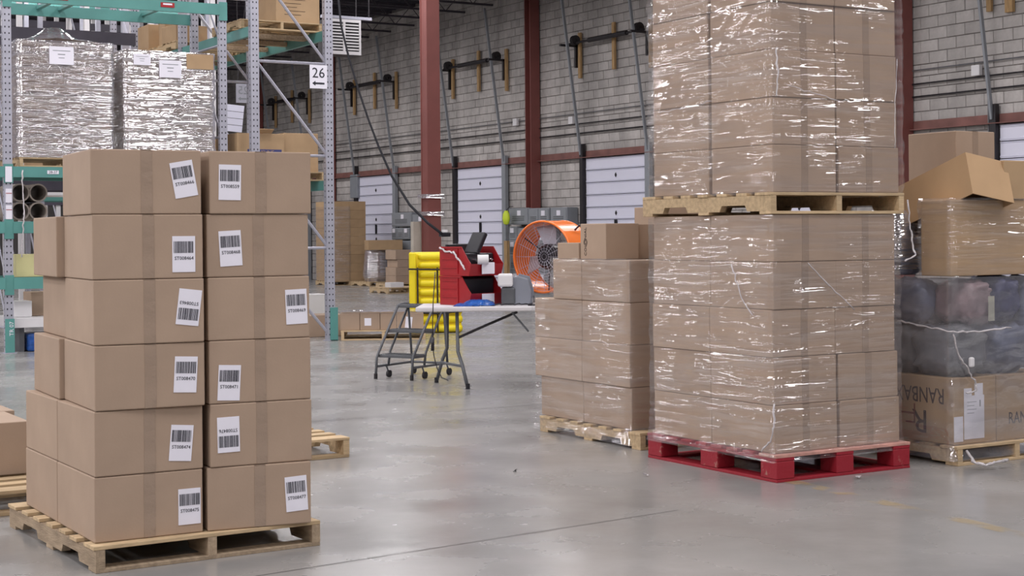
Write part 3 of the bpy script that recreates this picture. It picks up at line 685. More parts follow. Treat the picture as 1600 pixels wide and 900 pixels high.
# red bins
def red_bin(lab,loc,rz):
    o=thing('storage_bin',lab,'bin',loc,rz,'stacked red bins on the table'); W,D,H=.40,.42,.27; t=.006; lip=.11
    b=MB()
    b.box(0,W,0,D,0,t)                                # bottom ; front = -y
    b.box(0,W,D-t,D,t,H)                               # back
    side=[(0,t),(D-t,t),(D-t,H),(D*.25,H),(.01,lip+.04),(-.03,lip)]
    b.prism(side,'x',0,t); b.prism(side,'x',W-t,W)
    b.prism([(0,t),(t,t),(-.03+t,lip),(-.03,lip)],'x',t,W-t)
    b.build('bin_body',M['red'],o)
    for z in (.07,.15,.22): MB().box(-.008,0,.16,D-.03,z,z+.012).build('side_rib',M['red'],o)
    MB().box(-.008,0,.15,.165,.02,H-.02).build('side_rib',M['red'],o); MB().box(-.01,0,D*.25,D,H-.014,H).build('rim',M['red'],o)
    MB().box(W*.33,W*.7,-.034,-.029,.015,lip-.005).build('label_card',M['white'],o)
    return o
BR=R(42)
pb_=PT(733,474,14.42)
B1=Vector((pb_.x,pb_.y,tz+.001))
bA=red_bin('lower red plastic stacking bin on the folding table',B1,BR)
bB=red_bin('upper red plastic stacking bin filled with black screens',B1+Vector((0,0,.272)),BR)
MBin=Matrix.Translation(B1)@Matrix.Rotation(BR,4,'Z')
def BW_(x,y,z): return MBin@Vector((x,y,z))
for zz,l in ((.008,'black block added as shade inside the lower red bin'),(.280,'black block added as shade inside the upper red bin, under the screens')):
    tag(MB().box(.02,.38,.09,.40,zz,zz+(.24 if zz<.1 else .20)).build('bin_shade_fill',M['black'],loc=B1,rz=BR,bev=.01),l,'device')  # black blocks added so the open bins look dark and shaded inside
mo=thing('flat_monitor','black flat screen leaning out of the upper red bin','monitor',BW_(.16,.14,.486),(0,math.radians(30),BR))
MB().box(0,.045,-.06,.12,.0,.22).build('monitor_body',M['black'],mo,bev=.008); MB().box(.045,.05,-.04,.10,.02,.20).build('screen',M['blackm'],mo)
mo=thing('flat_monitor','black flat screen standing upright at the back of the upper red bin','monitor',BW_(.04,.36,.486),BR)
MB().box(0,.30,0,.03,0,.08).build('monitor_body',M['black'],mo,bev=.008); MB().box(.02,.28,-.003,0,.01,.07).build('screen',M['blackm'],mo)
tr=thing('tape_roll','roll of wide white tape on the rim of the upper red bin','tape',BW_(.13,-.05,.272+.15),(math.pi/2,0,BR+.9))
MB().lathe([(.028,-.05),(.045,-.05),(.045,.05),(.028,.05)],24).build('tape',M['white_pl'],tr,smooth=False); MB().lathe([(.024,-.052),(.028,-.052),(.028,.052),(.024,.052)],24).build('core',M['tube'],tr)
pt=MB(); pt.box(.12,.27,-.052,-.049,.27+.02,.27+.125); o=pt.build('printed_tag',M['white'],loc=B1,rz=BR); tag(o,'white printed tag hanging from the tape roll on the upper bin','tag')
vs=[];fs=[];n=14
for i in range(n):
    for j in range(10):
        x=.10+.22*i/(n-1); y=.0+.16*j/9; vs.append((x,y,.42+.03*noise.noise(Vector((x*25,y*25,3)))+.03*noise.noise(Vector((x*60,y*60,1)))))
for i in range(n-1):
    for j in range(9): fs.append((i*10+j,(i+1)*10+j,(i+1)*10+j+1,i*10+j+1))
tag(MB().add(vs,fs).build('bubble_wrap',M['filmd'],loc=B1,rz=BR),'crumpled clear bubble wrap on the upper red bin','packaging')
strand('tangled clear film strip over the side of the upper red bin',[BW_(-.01,.40,.53),BW_(-.03,.30,.50),BW_(-.03,.18,.49),BW_(-.03,.08,.40),BW_(-.03,.02,.33)],.012)
# black cable from roof to bins
cab=[PT(527,-20,19),PT(533,40,18.5),PT(545,90,18),PT(560,140,17.5),PT(575,185,17),PT(592,230,16.5),PT(612,275,16),PT(640,320,15.4),PT(668,348,14.9),PT(690,365,14.62)]
tag(MB().tube(cab,.013,6).build('power_cable',mat('rubber',srgb(38,38,42),.85,spec=.1),smooth=True),'black power cable slanting down from the roof to the red bins','cable')
pg=thing('cable_plug','black cable connector on the top rim of the upper red bin','connector',PT(695,368,14.75)); MB().box(-.05,.05,-.03,.03,-.012,.03).build('plug_body',M['black'],pg,bev=.008); MB().lathe([(0,.03),(.03,.03),(.03,.055),(0,.055)],16).build('cap',M['white_pl'],pg)
# blue packs
for (px,Y,w_,z_,l,q) in ((708,14.30,.24,.022,'lower blue plastic pack lying on the table before the bins',1),(722,14.36,.30,.05,'blue foil pack lying on top of the lower pack on the table',2)):
    p=MTi@PT(px,476,Y); vs=[];fs=[]; n,m=16,8
    for sgn in (0,1):
        for i in range(n+1):
            for j in range(m+1):
                x=w_*(i/n-.0); y=.22*(j/m); e=min(1,4*min(i/n,1-i/n))*min(1,4*min(j/m,1-j/m))
                vs.append((x,y,(z_*e**.5+.008*noise.noise(Vector((x*30,y*30,q))))*sgn if sgn else 0.0))
    N_=(n+1)*(m+1)
    for s_ in (0,1):
        for i in range(n):
            for j in range(m):
                a=s_*N_+i*(m+1)+j; fs.append((a,a+m+1,a+m+2,a+1))
    tag(MB().add(vs,fs).build('blue_pack',M['blue'],loc=TW(p.x,.04+.03*q,tz+.002+(.0 if q==1 else .004)),rz=TR,smooth=True),l,'package')
tag(MB().box(0,.18,0,.13,0,.002).build('paper_sheet',M['white'],loc=TW(.16,.05,tz+.001),rz=TR+.2),'white paper sheet lying at the left end of the table','paper')
cc=MB(); cc.tube([TW(.72+.02*k,.12+.05*math.sin(k*1.3),tz+.012+.004*(k%3)) for k in range(18)],.006,5); tag(cc.build('loose_cord',M['black'],smooth=True),'tangled black cord on the table before the grey machine','cable')
tag(MB().box(0,.26,0,.10,0,.012).build('black_tray',M['black'],loc=TW(1.02,.10,tz+.001),rz=TR),'flat black device lying on the table beside the fan base','device')
# grey machine
gm=thing('table_machine','rounded grey machine with white top piece beside the red bins','machine',TW(.80,.30,tz),TR)
MB().prism([(0,.002),(.24,.002),(.25,.12),(.22,.24),(.12,.27),(.02,.24)],'y',0,.3).build('housing',M['machine'],gm,bev=.012)
MB().prism([(.12,.01),(.262,.01),(.272,.13),(.235,.262),(.13,.288)],'y',.08,.11).build('flange_ring',M['machine'],gm,bev=.004)
MB().box(-.06,.08,-.05,.12,.17,.29).build('white_cover',M['white_pl'],gm,bev=.02)
MB().box(-.03,.10,-.02,.10,.002,.165).build('motor_housing',M['greysteel'],gm,bev=.02)
# drum fan
fc=PT(860,401,14.85)
fr=math.atan2(-.8,-.62)     # camera-ground heading of the opening
axc=CW(math.cos(fr),math.sin(fr),0)
fan=thing('drum_fan','large orange drum fan with wire guard on a black stand','fan',fc,0)
rotm=Vector(axc).to_track_quat('Z','Y').to_matrix().to_4x4(); RF=.335
def fp(name,mb,mt,**k):
    for i,v in enumerate(mb.v): mb.v[i]=rotm@v
    return mb.build(name,M[mt],fan,**k)
fp('drum',MB().lathe([(RF,.13),(RF+.006,.13),(RF+.006,-.20),(RF,-.20)],56),'orange',smooth=False)
for z in (.13,-.20): fp('rim',MB().tube([(RF*math.cos(a*math.pi/28)+.0,RF*math.sin(a*math.pi/28),z) for a in range(56)],.010,8,closed=True),'orange',smooth=True)
for z in (.10,-.18):
    gd=MB()
    for k in range(1,13):
        r_=RF*k/12.5; gd.tube([(r_*math.cos(a*math.pi/20),r_*math.sin(a*math.pi/20),z) for a in range(40)],.0014,3,closed=True)
    for k in range(16):
        a=2*math.pi*k/16; gd.tube([(.04*math.cos(a),.04*math.sin(a),z),(RF*math.cos(a),RF*math.sin(a),z)],.002,3)
    fp('guard_grille',gd,'steel',kind='stuff')
fp('motor',MB().lathe([(0,-.10),(.11,-.10),(.12,-.07),(.12,.05),(.09,.08),(0,.08)],24),'black',smooth=False)
for k in range(4):
    a=k*math.pi/2+.3; T=Matrix.Rotation(a,4,'Z')@Matrix.Translation((.08,0,-.05))@Matrix.Rotation(.5,4,'X')
    fp('blade',MB().prism([(0,-.05),(.22,-.10),(.235,.09),(0,.05)],'z',-.004,.004,T),'steel')
for k in range(3):
    a=k*2*math.pi/3+.5; fp('motor_bracket',MB().tube([(.08*math.cos(a),.08*math.sin(a),.0),(RF*math.cos(a),RF*math.sin(a),.02)],.006,5),'blackm')
st=MB(); sd=CW(-math.sin(fr),math.cos(fr),0)
zb_=tz+.012-fc.z
for s_ in (-1,1):
    st.tube([Vector(sd)*s_*.20+Vector(axc)*.15+Vector((0,0,zb_)),Vector(sd)*s_*.20-Vector(axc)*.2+Vector((0,0,zb_))],.012,6)
    st.tube([Vector(sd)*s_*.20+Vector((0,0,zb_)),Vector(sd)*s_*.24+Vector((0,0,-.24))],.012,6)
st.tube([Vector(sd)*-.2+Vector((0,0,zb_)),Vector(sd)*.2+Vector((0,0,zb_))],.012,6); st.build('stand',M['black'],fan)
hd=MB(); u=Vector((0,0,1)); 
hd.tube([Vector(sd)*.25+u*.25+Vector(axc)*-.05,Vector(sd)*.30+u*.29+Vector(axc)*-.05,Vector(sd)*.30+u*.29+Vector(axc)*-.15],.01,6); hd.build('handle',M['black'],fan)
hd=MB(); hd.tube([Vector(sd)*-.27+u*.22,Vector(sd)*-.30+u*.26],.012,6); hd.build('handle',M['black'],fan)
# rolling ladder ----------------------------------------------------
LO=FL(587,592); la=math.atan2(-.50,.866)     # width direction in camera ground coords
wdir=CW(math.cos(la),math.sin(la),0); cdir=CW(-math.sin(la),math.cos(la),0)
ld=thing('step_ladder','grey three-step rolling ladder at the left end of the table','ladder',(LO.x,LO.y,0),math.atan2(wdir.y,wdir.x))
W_=.42
for k in range(3):
    z=.235*(k+1); y0=.05+.17*k
    MB().box(.0,W_,y0,y0+.20,z-.03,z).build('step',M['greysteel'],ld,bev=.004)
    gr=MB()
    for i in range(14): gr.box(.02+i*.029,.03+i*.029,y0+.01,y0+.19,z,z+.004)
    gr.build('tread_ridges',M['greysteel'],ld,kind='stuff')
for x in (0,W_):
    MB().tube([(x,0,.0),(x,.02,.20),(x,.05,.25),(x,.40,.70),(x,.46,.71),(x,.58,.71)],.013,8).build('side_rail',M['greysteel'],ld,smooth=True)
    MB().tube([(x,.22,.12),(x,.25,.25),(x,.56,.66),(x,.60,.69)],.012,8).build('rear_rail',M['greysteel'],ld,smooth=True)
    MB().tube([(x,.58,.70),(x,.64,.12)],.012,8).build('leg',M['greysteel'],ld,smooth=True)
    MB().tube([(x,.01,.12),(x,.64,.12)],.012,8).build('base_rail',M['greysteel'],ld,smooth=True)
    MB().tube([(x,0,0),(x,.002,.05)],.018,8).build('foot_cap',M['blackm'],ld)
    for y in (.18,.62):
        MB().lathe([(0,-.012),(.035,-.012),(.035,.012),(0,.012)],16,Matrix.Translation((x+.02,y+.02,.037))@Matrix.Rotation(math.pi/2,4,'Y')).build('caster',M['blackm'],ld)
        MB().tube([(x,y,.12),(x+.02,y+.02,.04)],.008,6).build('caster_fork',M['greysteel'],ld)
MB().tube([(0,.64,.12),(W_,.64,.12)],.012,8).build('base_rail',M['greysteel'],ld)
# yellow stack ---------------------------------------------------------
YY=FL(676,519); yo=CW(hv(640,519)[0]*22.2,22.2,0)
def yellow(lab,loc,rz,W,D,H,n):
    o=thing('ribbed_plastic_block',lab,'plastic container',loc,rz); b=MB(); prof=[(0,0)]
    MB().box(.0,W,.06,D,0,H).build('body',M['yellow'],o,bev=.03)
    MB().box(0,.10,0,D*.5,.0,H).build('end_cheek',M['yellow'],o,bev=.02)
    for k in range(n):
        z=H*(k+.5)/n; T=Matrix.Translation((W/2+.05,.065,z))
        r=H/n*.40; MB().tube([(-.5*W+.10,0,0),(-.5*W+.13,-.02,0),(.5*W-.10,-.02,0),(.5*W-.06,0,0)],r,12,T=T).build('rib',M['yellow'],o,smooth=True)
    return o
yrz=R(4)
yellow('lower ribbed yellow plastic block strapped upright behind the table',yo,yrz,.74,.6,.90,7)
yellow('upper ribbed yellow plastic block on top of the lower one',yo+Vector((0,0,.905)),yrz,.74,.6,.24,2)
stp=MB()
for x in (.12,.40): stp.tube([(x,-.025,.02),(x,-.025,.93)],.012,5)
stp.tube([(-.01,-.03,.30),(.4,-.04,.28),(.75,-.03,.31)],.016,6)
stp.tube([(-.01,-.03,.91),(.4,-.04,.90),(.75,-.03,.91)],.012,6)
tag(stp.build('cargo_strap',M['blackm'],loc=yo,rz=yrz),'dark strap tied around the yellow plastic blocks','strap')
hc=MB(); pts=[PT(680,425,14.15),PT(677,470,14.1),PT(676,505,14.1),PT(677,545,14.1),PT(678,556,14.1),PT(683,575,14.1),PT(690,590,14.1),PT(700,594,14.0)]
hc.tube(pts,.005,5); hc.tube([PT(676,527,14.1),PT(676,548,14.1)],.016,8); tag(hc.build('hanging_cord',M['black'],smooth=True),'thin black cord with an inline switch hanging beside the ladder','cable')
# ================================================================== RACKS
hol=[0]
def post(parent,x,y,h,wx=.085,wy_=.075,mt='steel',holes=True,z0=.01):
    b=MB(); b.box(x-wx/2,x+wx/2,y-wy_/2,y+wy_/2,z0,h); o=b.build('upright_post',M[mt],parent)
    MB().box(x-.08,x+.08,y-.07,y+.07,0,.01).build('foot_plate',M[mt],parent)
    if holes:
        hm=MB(); k=0
        while .08+k*.0508*1.5<h-.05:
            z=.08+k*.0508*1.5
            for dx in (-.024,.024): hm.box(x+dx-.007,x+dx+.007,y-wy_/2-.0012,y-wy_/2,z-.010,z+.010)
            hm.box(x-wx/2-.0012,x-wx/2,y-.007,y+.007,z-.010,z+.010)
            k+=1
        hm.build('punched_holes',M['hole'],o,kind='stuff')
    return o
def beamx(parent,x0,x1,y,z0,z1,mt='teal',d=.05):
    o=MB().prism([(y-d/2,z0),(y+d/2,z0),(y+d/2,z1-.03),(y+d/2-.02,z1-.03),(y+d/2-.02,z1),(y-d/2,z1)],'x',x0,x1).build('beam',M[mt],parent); return o
def beamy(parent,y0,y1,x,z0,z1,mt='teal',d=.05):
    return MB().box(x-d/2,x+d/2,y0,y1,z0,z1).build('beam',M[mt],parent)
A=FL(14,552); Rk=A.y
xB=PY(349,300,Rk).x; xA=PY(12,300,Rk).x
r1=thing('pallet_rack','teal and grey pallet rack at left holding two film-wrapped loads','rack',(0,0,0))
RD=1.07; top=5.6
for x in (xA,xB):
    for y in (Rk,Rk+RD): post(r1,x,y,top,wx=.10)
    for z in (.3,1.5,2.7,3.9,5.1): MB().tube([(x,Rk+.04,z),(x,Rk+RD-.04,z)],.016,5).build('frame_brace',M['steel'],r1)
    for z in (.3,1.5,2.7,3.9): MB().tube([(x,Rk+.04,z),(x,Rk+RD-.04,z+1.2)],.016,5).build('frame_brace',M['steel'],r1)
levels=[(.78,.92),(1.46,1.60),(2.14,2.27),(4.28,4.42)]
def zc(px,py): return PY(px,py,Rk-.05).z
for (a,b) in levels:
    beamx(r1,xA+.05,xB-.05,Rk-.04,a,b); beamx(r1,xA+.05,xB-.05,Rk+RD+.04,a,b)
    for x in (xA,xB): MB().box(x-.055,x+.055,Rk-.055,Rk-.04,a-.07,b+.03).build('beam_bracket',M['teal'],r1)
for (a,b) in levels[3:]:
    for px in (95,130,265):
        x=PY(px,20,Rk).x; MB().box(x-.03,x+.03,Rk,Rk+RD,b-.06,b-.02).build('cross_tie',M['teal'],r1)
# continuing bay to the left of the picture
beamx(r1,xA-2.8,xA-.05,Rk-.04,4.28,4.42); beamx(r1,xA-2.8,xA-.05,Rk-.04,2.14,2.27); beamx(r1,xA-2.8,xA-.05,Rk-.04,.78,.92); beamx(r1,xA-2.8,xA-.05,Rk-.04,1.46,1.6)
post(r1,xA-2.85,Rk,top); post(r1,xA-2.85,Rk+RD,top)
MB().box(xA-.055,xA+.055,Rk-.06,Rk-.04,.0,.42).build('post_guard',M['teal'],r1)
gt=mplace('lettering',text_mesh('TR 07',.07,M['white']),r1,face_y(xA+.02,Rk-.062,.30,math.pi/2))
MB().box(xA-.04,xA+.04,Rk-.06,Rk-.056,2.08,2.27).build('sign_card',M['white'],r1)
for z in (1.63,1.83): 
    MB().box(xA-.035,xA+.035,Rk-.06,Rk-.04,z,z+.17).build('sign_card',M['white'],r1); MB().box(xA-.035,xA+.035,Rk-.062,Rk-.06,z+.11,z+.118).build('sign_stripe',M['red'],r1)
for px in (95,262):
    pz=PY(px,2 if px==95 else 13,Rk-.07); c=MB().box(-.09,.09,-.004,.0,-.03,.03).build('red_plate',M['red'],r1,loc=(pz.x,Rk-.067,4.36)); MB().box(-.06,.06,-.006,-.004,.0,.02).build('plate_print',M['white'],c)
pz=PY(83,273,Rk-.07); MB().box(-.07,.07,-.004,.0,-.022,.022).build('label_card',M['white'],r1,loc=(pz.x,Rk-.067,2.205))
tx=text_mesh('28-37',.045,M['ink']); mplace('lettering',tx,r1,face_y(pz.x,Rk-.072,2.205))
# wrapped loads
def load(lab,px0,px1,pytop,seed,bump=False,tan=False):
    x0=PY(px0,200,Rk+.0).x; x1=PY(px1,200,Rk).x; zt=PY((px0+px1)/2,pytop,Rk).z
    pallet('pale wooden pallet under the %s film-wrapped load on the rack'%('left' if bump else 'right'),(x0,Rk-.02,2.271),0,L=x1-x0,D=1.1,H=.115)
    o=thing('wrapped_load',lab,'wrapped load',(x0,Rk+.0,2.387)); W=x1-x0; H=zt-2.387
    n=4
    for k in range(n):
        for c in range(2):
            MB().box(.005+c*W/2,W/2-.005+c*W/2,.0,1.03,k*H/n+.003,(k+1)*H/n-.003).build('carton',M['card'],o,bev=.006)
    shell('stretch_film',None,0,W,0,1.03,.002,H+.012,mt='filmd',seed=seed,parent=o,off=.012,amp=.014)
    vs=[];fs=[];n=12
    for i in range(n+1):
        for j in range(n+1):
            x=W*i/n; y=1.03*j/n; zz=H+.014+(.05*(1 if bump else .3)*noise.noise(Vector((x*6,y*6,seed))) )+(.20*math.exp(-((x-W*.45)**2)/.06-((y-.3)**2)/.05) if bump else 0); vs.append((x,y,max(zz,H+.006)))
    for i in range(n):
        for j in range(n): fs.append((i*(n+1)+j,(i+1)*(n+1)+j,(i+1)*(n+1)+j+1,i*(n+1)+j+1))
    MB().add(vs,fs).build('film_top',M['filmd'],o,smooth=True)
    return o,x0,W,H
o1,x0,W1,H1=load('tall silvery film-wrapped load at left on the rack, peaked film on top',30,175,66,31,bump=True)
def paper(o,x0,px,py,w_,h_,yoff=-.035):
    p=PY(px,py,Rk-.03); c=MB().box(-w_/2,w_/2,-.002,0,-h_/2,h_/2).build('paper_label',M['white'],o,loc=(p.x-x0,yoff,p.z-2.387))
    t=MB(); t.box(-w_*.36,w_*.36,-.003,-.002,h_*.25,h_*.29); t.box(-w_*.15,w_*.15,-.003,-.002,h_*.04,h_*.09); t.box(-w_*.12,w_*.12,-.003,-.002,-h_*.15,-h_*.11); t.build('small_print',M['cab'],c)
paper(o1,x0,96,87,.30,.22)
o2,x0,W2,H2_=load('silvery film-wrapped load at right on the rack, bare carton corner on top',195,333,82,37)
paper(o2,x0,266,108,.29,.22); paper(o2,x0,222,93,.22,.14,-.03)
MB().box(W2-.36,W2+.0,-.034,-.03,H2_-.20,H2_-.01).build('carton_corner',M['card2'],o2)
# tubes on the lower shelf
k=0
for px,py in ((32,307),(60,307),(32,336),(60,336)):
    p=PY(px,py,Rk+.05); tag(MB().lathe([(.095,0),(.112,0),(.112,.8),(.095,.8)],28,Matrix.Translation((p.x,Rk+.05,(1.735,1.735,1.96,1.96)[3-k] if False else (1.955 if k<2 else 1.728)))@Matrix.Rotation(-math.pi/2,4,'X')).build('cardboard_tube',M['tube']),['upper left','upper right','lower left','lower right'][k]+' grey cardboard tube of four on the rack shelf','tube','grey tubes on the rack shelf'); k+=1
p=PY(34,420,Rk+.1); carton('yellowish box on the low rack shelf beside the near stack',(p.x-.08,Rk+.06,.921),0,(.34,.5,.28),mt='pale',tape=None)
p=PY(5,500,Rk+.1); 
MB().box(0,2.6,0,.95,0,.12).build('shelf_board',M['white_pl'],r1,loc=(xA+.06,Rk+.05,.30),bev=.005)
for xx in (.1,.9,2.4): MB().box(xx,xx+.06,.1,.9,-.30,-.001).build('shelf_support',M['greysteel'],r1,loc=(xA+.06,Rk+.05,.30))
o=carton('white box on the bottom rack shelf beside the near stack',(xA+.12,Rk+.25,.421),0,(.22,.3,.20),mt='white_pl',tape=None)
carton('brown carton on the bottom rack shelf behind the white box',(xA+.38,Rk+.45,.421),0,(.4,.4,.30),mt='card',tape=None)
tag(MB().box(0,.5,0,.4,0,.22).build('blue_tote',M['blue'],loc=(xA+.25,Rk+.1,.001),bev=.03),'dark blue tote under the bottom rack shelf','tote')
strand('pale knotted film rope hanging from the rack beam',[PY(35,266,Rk-.1),PY(36,300,Rk-.1),PY(38,330,Rk-.1),PY(37,345,Rk-.1),PY(34,385,Rk-.1),PY(34,402,Rk-.1)],.011)
# rack 2 along the wall direction
Dp_=FL(516,532); xD=Dp_.x; yD=Dp_.y; xC=PY(397,150,yD).x
r2=thing('pallet_rack','grey pallet rack with teal beams behind the near stack, carrying the 26 sign','rack',(0,0,0))
for k in range(3):
    yy=yD+k*2.75
    for x in (xC,xD): post(r2,x,yy,top,wx=.11,wy_=.09,holes=(k<2))
    zz=PY(403,95,yD).z-.0
    z_=zz
    for q in (-3,-2,-1,0,1,2):
        z=zz+q*1.22-.0
        if .1<z<5.5:
            MB().tube([(xC,yy,z),(xD,yy,z)],.02,6).build('frame_brace',M['steel'],r2)
    for q in (-2,-1,0,1):
        z=zz+q*1.22
        if .1<z<5.6 : MB().tube([(xC+.03,yy,min(z,5.5)),(xD-.03,yy,max(.1,z-1.2))],.02,6).build('frame_brace',M['steel'],r2)
MB().box(xD-.02,xD+.085,yD-.07,yD-.046,.0,.44).build('post_guard',M['teal'],r2)
for k in range(2):
    for x in (xC,xD):
        for (a,b) in ((2.0,2.13),(4.0,4.13)): beamy(r2,yD+.05+k*2.75,yD+2.7+k*2.75,x-.0,a,b)
    for (a,b) in ((2.0,2.13),(4.0,4.13)):
        for q in range(3): MB().box(xC+.03,xD-.03,yD+.6+k*2.75+q*.7,yD+.7+k*2.75+q*.7,b-.08,b-.02).build('cross_tie',M['woodd'],r2)
# sign 26
ps=PY(497.5,120,yD-.06)
sg=thing('number_sign','white sign reading 26 with a left arrow on the rack post','sign',(ps.x,yD-.06,ps.z),.0)
def sign(parent,body):
    MB().box(-.125,.125,-.003,0,-.155,.155).build('sign_board',M['white'],parent)
    mplace('lettering',text_mesh(body,.19,M['ink']),parent,face_y(0,-.0045,.045))
    a=MB(); a.box(-.05,.085,-.0048,-.0035,-.10,-.075); a.prism([(-.09,-.0875),(-.045,-.055),(-.045,-.12)],'y',-.0048,-.0035); a.build('arrow',M['ink'],parent)
sign(sg,'26')
ps=PT(380,146,25.6)
s2=thing('number_sign','faded sign reading 25 seen from behind, deeper in the racks','sign',ps,math.pi+.15); sign(s2,'25')
s2.scale=(1,1,1)
s2.rotation_euler=(0,0,0)
for ch in list(s2.children):
    if ch.name.startswith('lettering') or ch.name.startswith('arrow'): pass
# show-through from behind: the lettering reads mirrored
for ch in s2.children:
    if ch.name.startswith('lettering'):
        me=ch.data.copy(); me.transform(Matrix.Scale(-1,4,(1,0,0))); me.materials.clear(); me.materials.append(M['cab']); ch.data=me
    if ch.name.startswith('arrow'): ch.data.materials.clear(); ch.data.materials.append(M['cab'])
    if ch.name.startswith('sign_board'): ch.data.materials.clear(); ch.data.materials.append(M['steel'])
# loads on rack 2
def onrack(px0,px1,y,z,d,h,lab,mt='card2',tape=None,name='cardboard_box'):
    x0=PY(px0,100,y).x; x1=PY(px1,100,y).x; return carton(lab,(x0,y,z),0,(x1-x0,d,h),mt=mt,tape=tape)
p1=PY(445,50,yD+.35)
pallet('wooden pallet with a large tan box high on the grey rack',(xC-.05,yD+.30,4.131),0,L=1.15,D=1.1,H=.12)
bt=onrack(432,500,yD+.35,4.252,.9,.9,'large tan box high on the grey rack above the 26 sign')
ln=MB()
for k in range(5): ln.box(.12,.42-.06*(k%3),-.002,-.001,.30-.05*k,.306-.05*k)
ln.build('small_print',M['inkb'],bt)
pallet('wooden pallet farther along the upper rack level with scattered cartons',(xC-.05,yD+2.9,4.131),0,L=1.15,D=1.2,H=.12)
carton('low tan carton on the upper rack level beside the large tan box',(xC-.02,yD+2.98,4.252),.1,(.5,.5,.25),mt='card2',tape=None)
carton('tan carton under white film on the upper rack level',(xC+.02,yD+3.6,4.252),-.1,(.5,.4,.42),mt='card2',tape=None)
pallet('wooden pallet on the far upper rack level',(xC-.05,yD+4.2,4.131),0,L=1.15,D=1.15,H=.12)
carton('tan carton on the far upper rack level, partly behind rack posts',(xC-.02,yD+4.25,4.252),0,(.6,.9,.4),mt='card2',tape=None)
pallet('wooden pallet on the middle level of the grey rack',(xC-.1,yD+.25,2.131),0,L=1.2,D=1.1,H=.12)
bb=carton('open tan box with a blue band on the middle level of the grey rack',(xC-.12,yD+.30,2.252),0,(.66,.8,.50),mt='card2',tape=None)
MB().box(.14,.62,-.002,-.0005,.21,.29).build('blue_band',mat('band_blue',srgb(62,66,120),.6),bb); mplace('lettering',text_mesh('KLINE',.07,M['card2']),bb,face_y(.42,-.0035,.25))
MB().box(.0,.28,.0,.006,.0,.10,Matrix.Translation((.2,0,.50))@Matrix.Rotation(math.radians(60),4,'X')).build('flap',M['cardin'],bb)
carton('tan box with a folded lid right of the blue-banded box',(xC+.55,yD+.35,2.252),.0,(.50,.7,.52),mt='card2',tape=None)
pallet('wooden pallet on the middle rack level, farther back',(xC-.1,yD+1.55,2.131),0,L=1.2,D=1.0,H=.12)
carton('narrow tan box left of the blue-banded box, against the rack post',(xC-.1,yD+1.6,2.252),.0,(.35,.5,.5),mt='card2',tape=None)
for dx in (-.09,.09): MB().tube([(dx,.01,.155),(dx,.01,CEIL-ps.z-.001)],.006,4).build('hanger_rod',M['blackm'],s2)
pp=PT(368,182,26.5)
pn=thing('white_slatted_panel','white slatted panel tilted behind the rack posts','panel',pp,(math.radians(0),math.radians(6),R(10)))
for k in range(4): MB().box(-.17,.13,-.02,.0,.20-.115*(k+1),.20-.115*k-.008).build('slat',M['door'],pn)
MB().box(-.17,.13,.0,.03,-.26,.20).build('backing',M['blackm'],pn)
MB().tube([(-.02,.015,.2),(-.02,.015,CEIL-pp.z-.02)],.008,4).build('hanger_rod',M['blackm'],pn)
# rear racks seen between and above the loads
RL=['first rack row behind the wrapped loads, with a dark grey beam','second grey rack row behind the wrapped loads','third grey rack row behind the wrapped loads, in the distance','fourth grey rack row, farthest behind the wrapped loads']
for n_,(yr,mt,bm_) in enumerate(((Rk+3.7,'steel','darkbeam'),(Rk+6.6,'white_pl','white_pl'),(Rk+10.5,'steel','teal'),(Rk+14.5,'white_pl','darkbeam'))):
    o=thing('pallet_rack',RL[n_],'rack',(0,0,0),0,'rack rows in the background')
    xr=min(PY(284,70,yr).x,xC-.3) if n_==0 else PY((0,332,324,318)[n_],70,yr).x
    for q in range(4 if n_==0 else 7):
        x=xr-q*(2.2 if n_==0 else 1.1)
        for y in (yr,yr+1.07): post(o,x,y,6.4,holes=(n_==0 and q==0),mt=mt)
        for z in (.5,1.7,2.9,4.1): MB().tube([(x,yr+.04,z),(x,yr+1.03,z+1.2)],.018,5).build('frame_brace',M['steel'],o)
    for (a,b) in ((2.1,2.25),(4.28,4.46),(5.9,6.05)):
        for y in (yr-.04,yr+1.11): MB().box(xr-6.6,xr,y-.025,y+.025,a,b).build('beam',M[bm_],o)
    for q in range(3):
        xx=xr-.3-q*2.2
        if n_ in (1,2) and q!=1: carton('upper tan carton on the %s background rack row, %s from its right end'%(ORD[n_],('first','second','last')[q]),(xr-1.0-q*2.2,yr+.1,4.461),0,(.5,.8,.34),mt='card2',tape=None,group='cartons on the background racks')
        carton('low tan carton on the %s background rack row, %s from its right end'%(ORD[n_] if n_ else 'first',('first','second','last')[q]),(xr-1.0-q*2.2,yr+.1,2.251),0,(.85,.8,.8),mt='card2',tape=None,group='low cartons on the background racks')
# wall fan heater
ph_=PT(541,58,33.0)
uh=thing('unit_heater','white louvred unit heater hung from the roof beside the grey rack','heater',ph_,0)
MB().box(-.45,.33,.0,.45,-.37,.37).build('casing',M['blackm'],uh)
for (a,b,c,d) in ((-.45,.33,.31,.37),(-.45,.33,-.37,-.30),(-.45,-.41,-.30,.31),(.29,.33,-.30,.31),(-.08,-.03,-.30,.31)):
    MB().box(a,b,-.03,-.001,c,d).build('frame_bar',M['white_pl'],uh)
for k in range(9): MB().box(-.41,.29,-.02,-.002,-.27+k*.064,-.24+k*.064).build('louvre',M['white_pl'],uh)
MB().box(-.5,.65,.1,.2,.40,.46).build('mounting_bar',M['steel'],uh)
for x in (-.4,.3,.6): MB().tube([(x,.15,.46),(x,.15,CEIL-ph_.z-.001)],.015,5).build('hanger_rod',M['blackm'],uh)
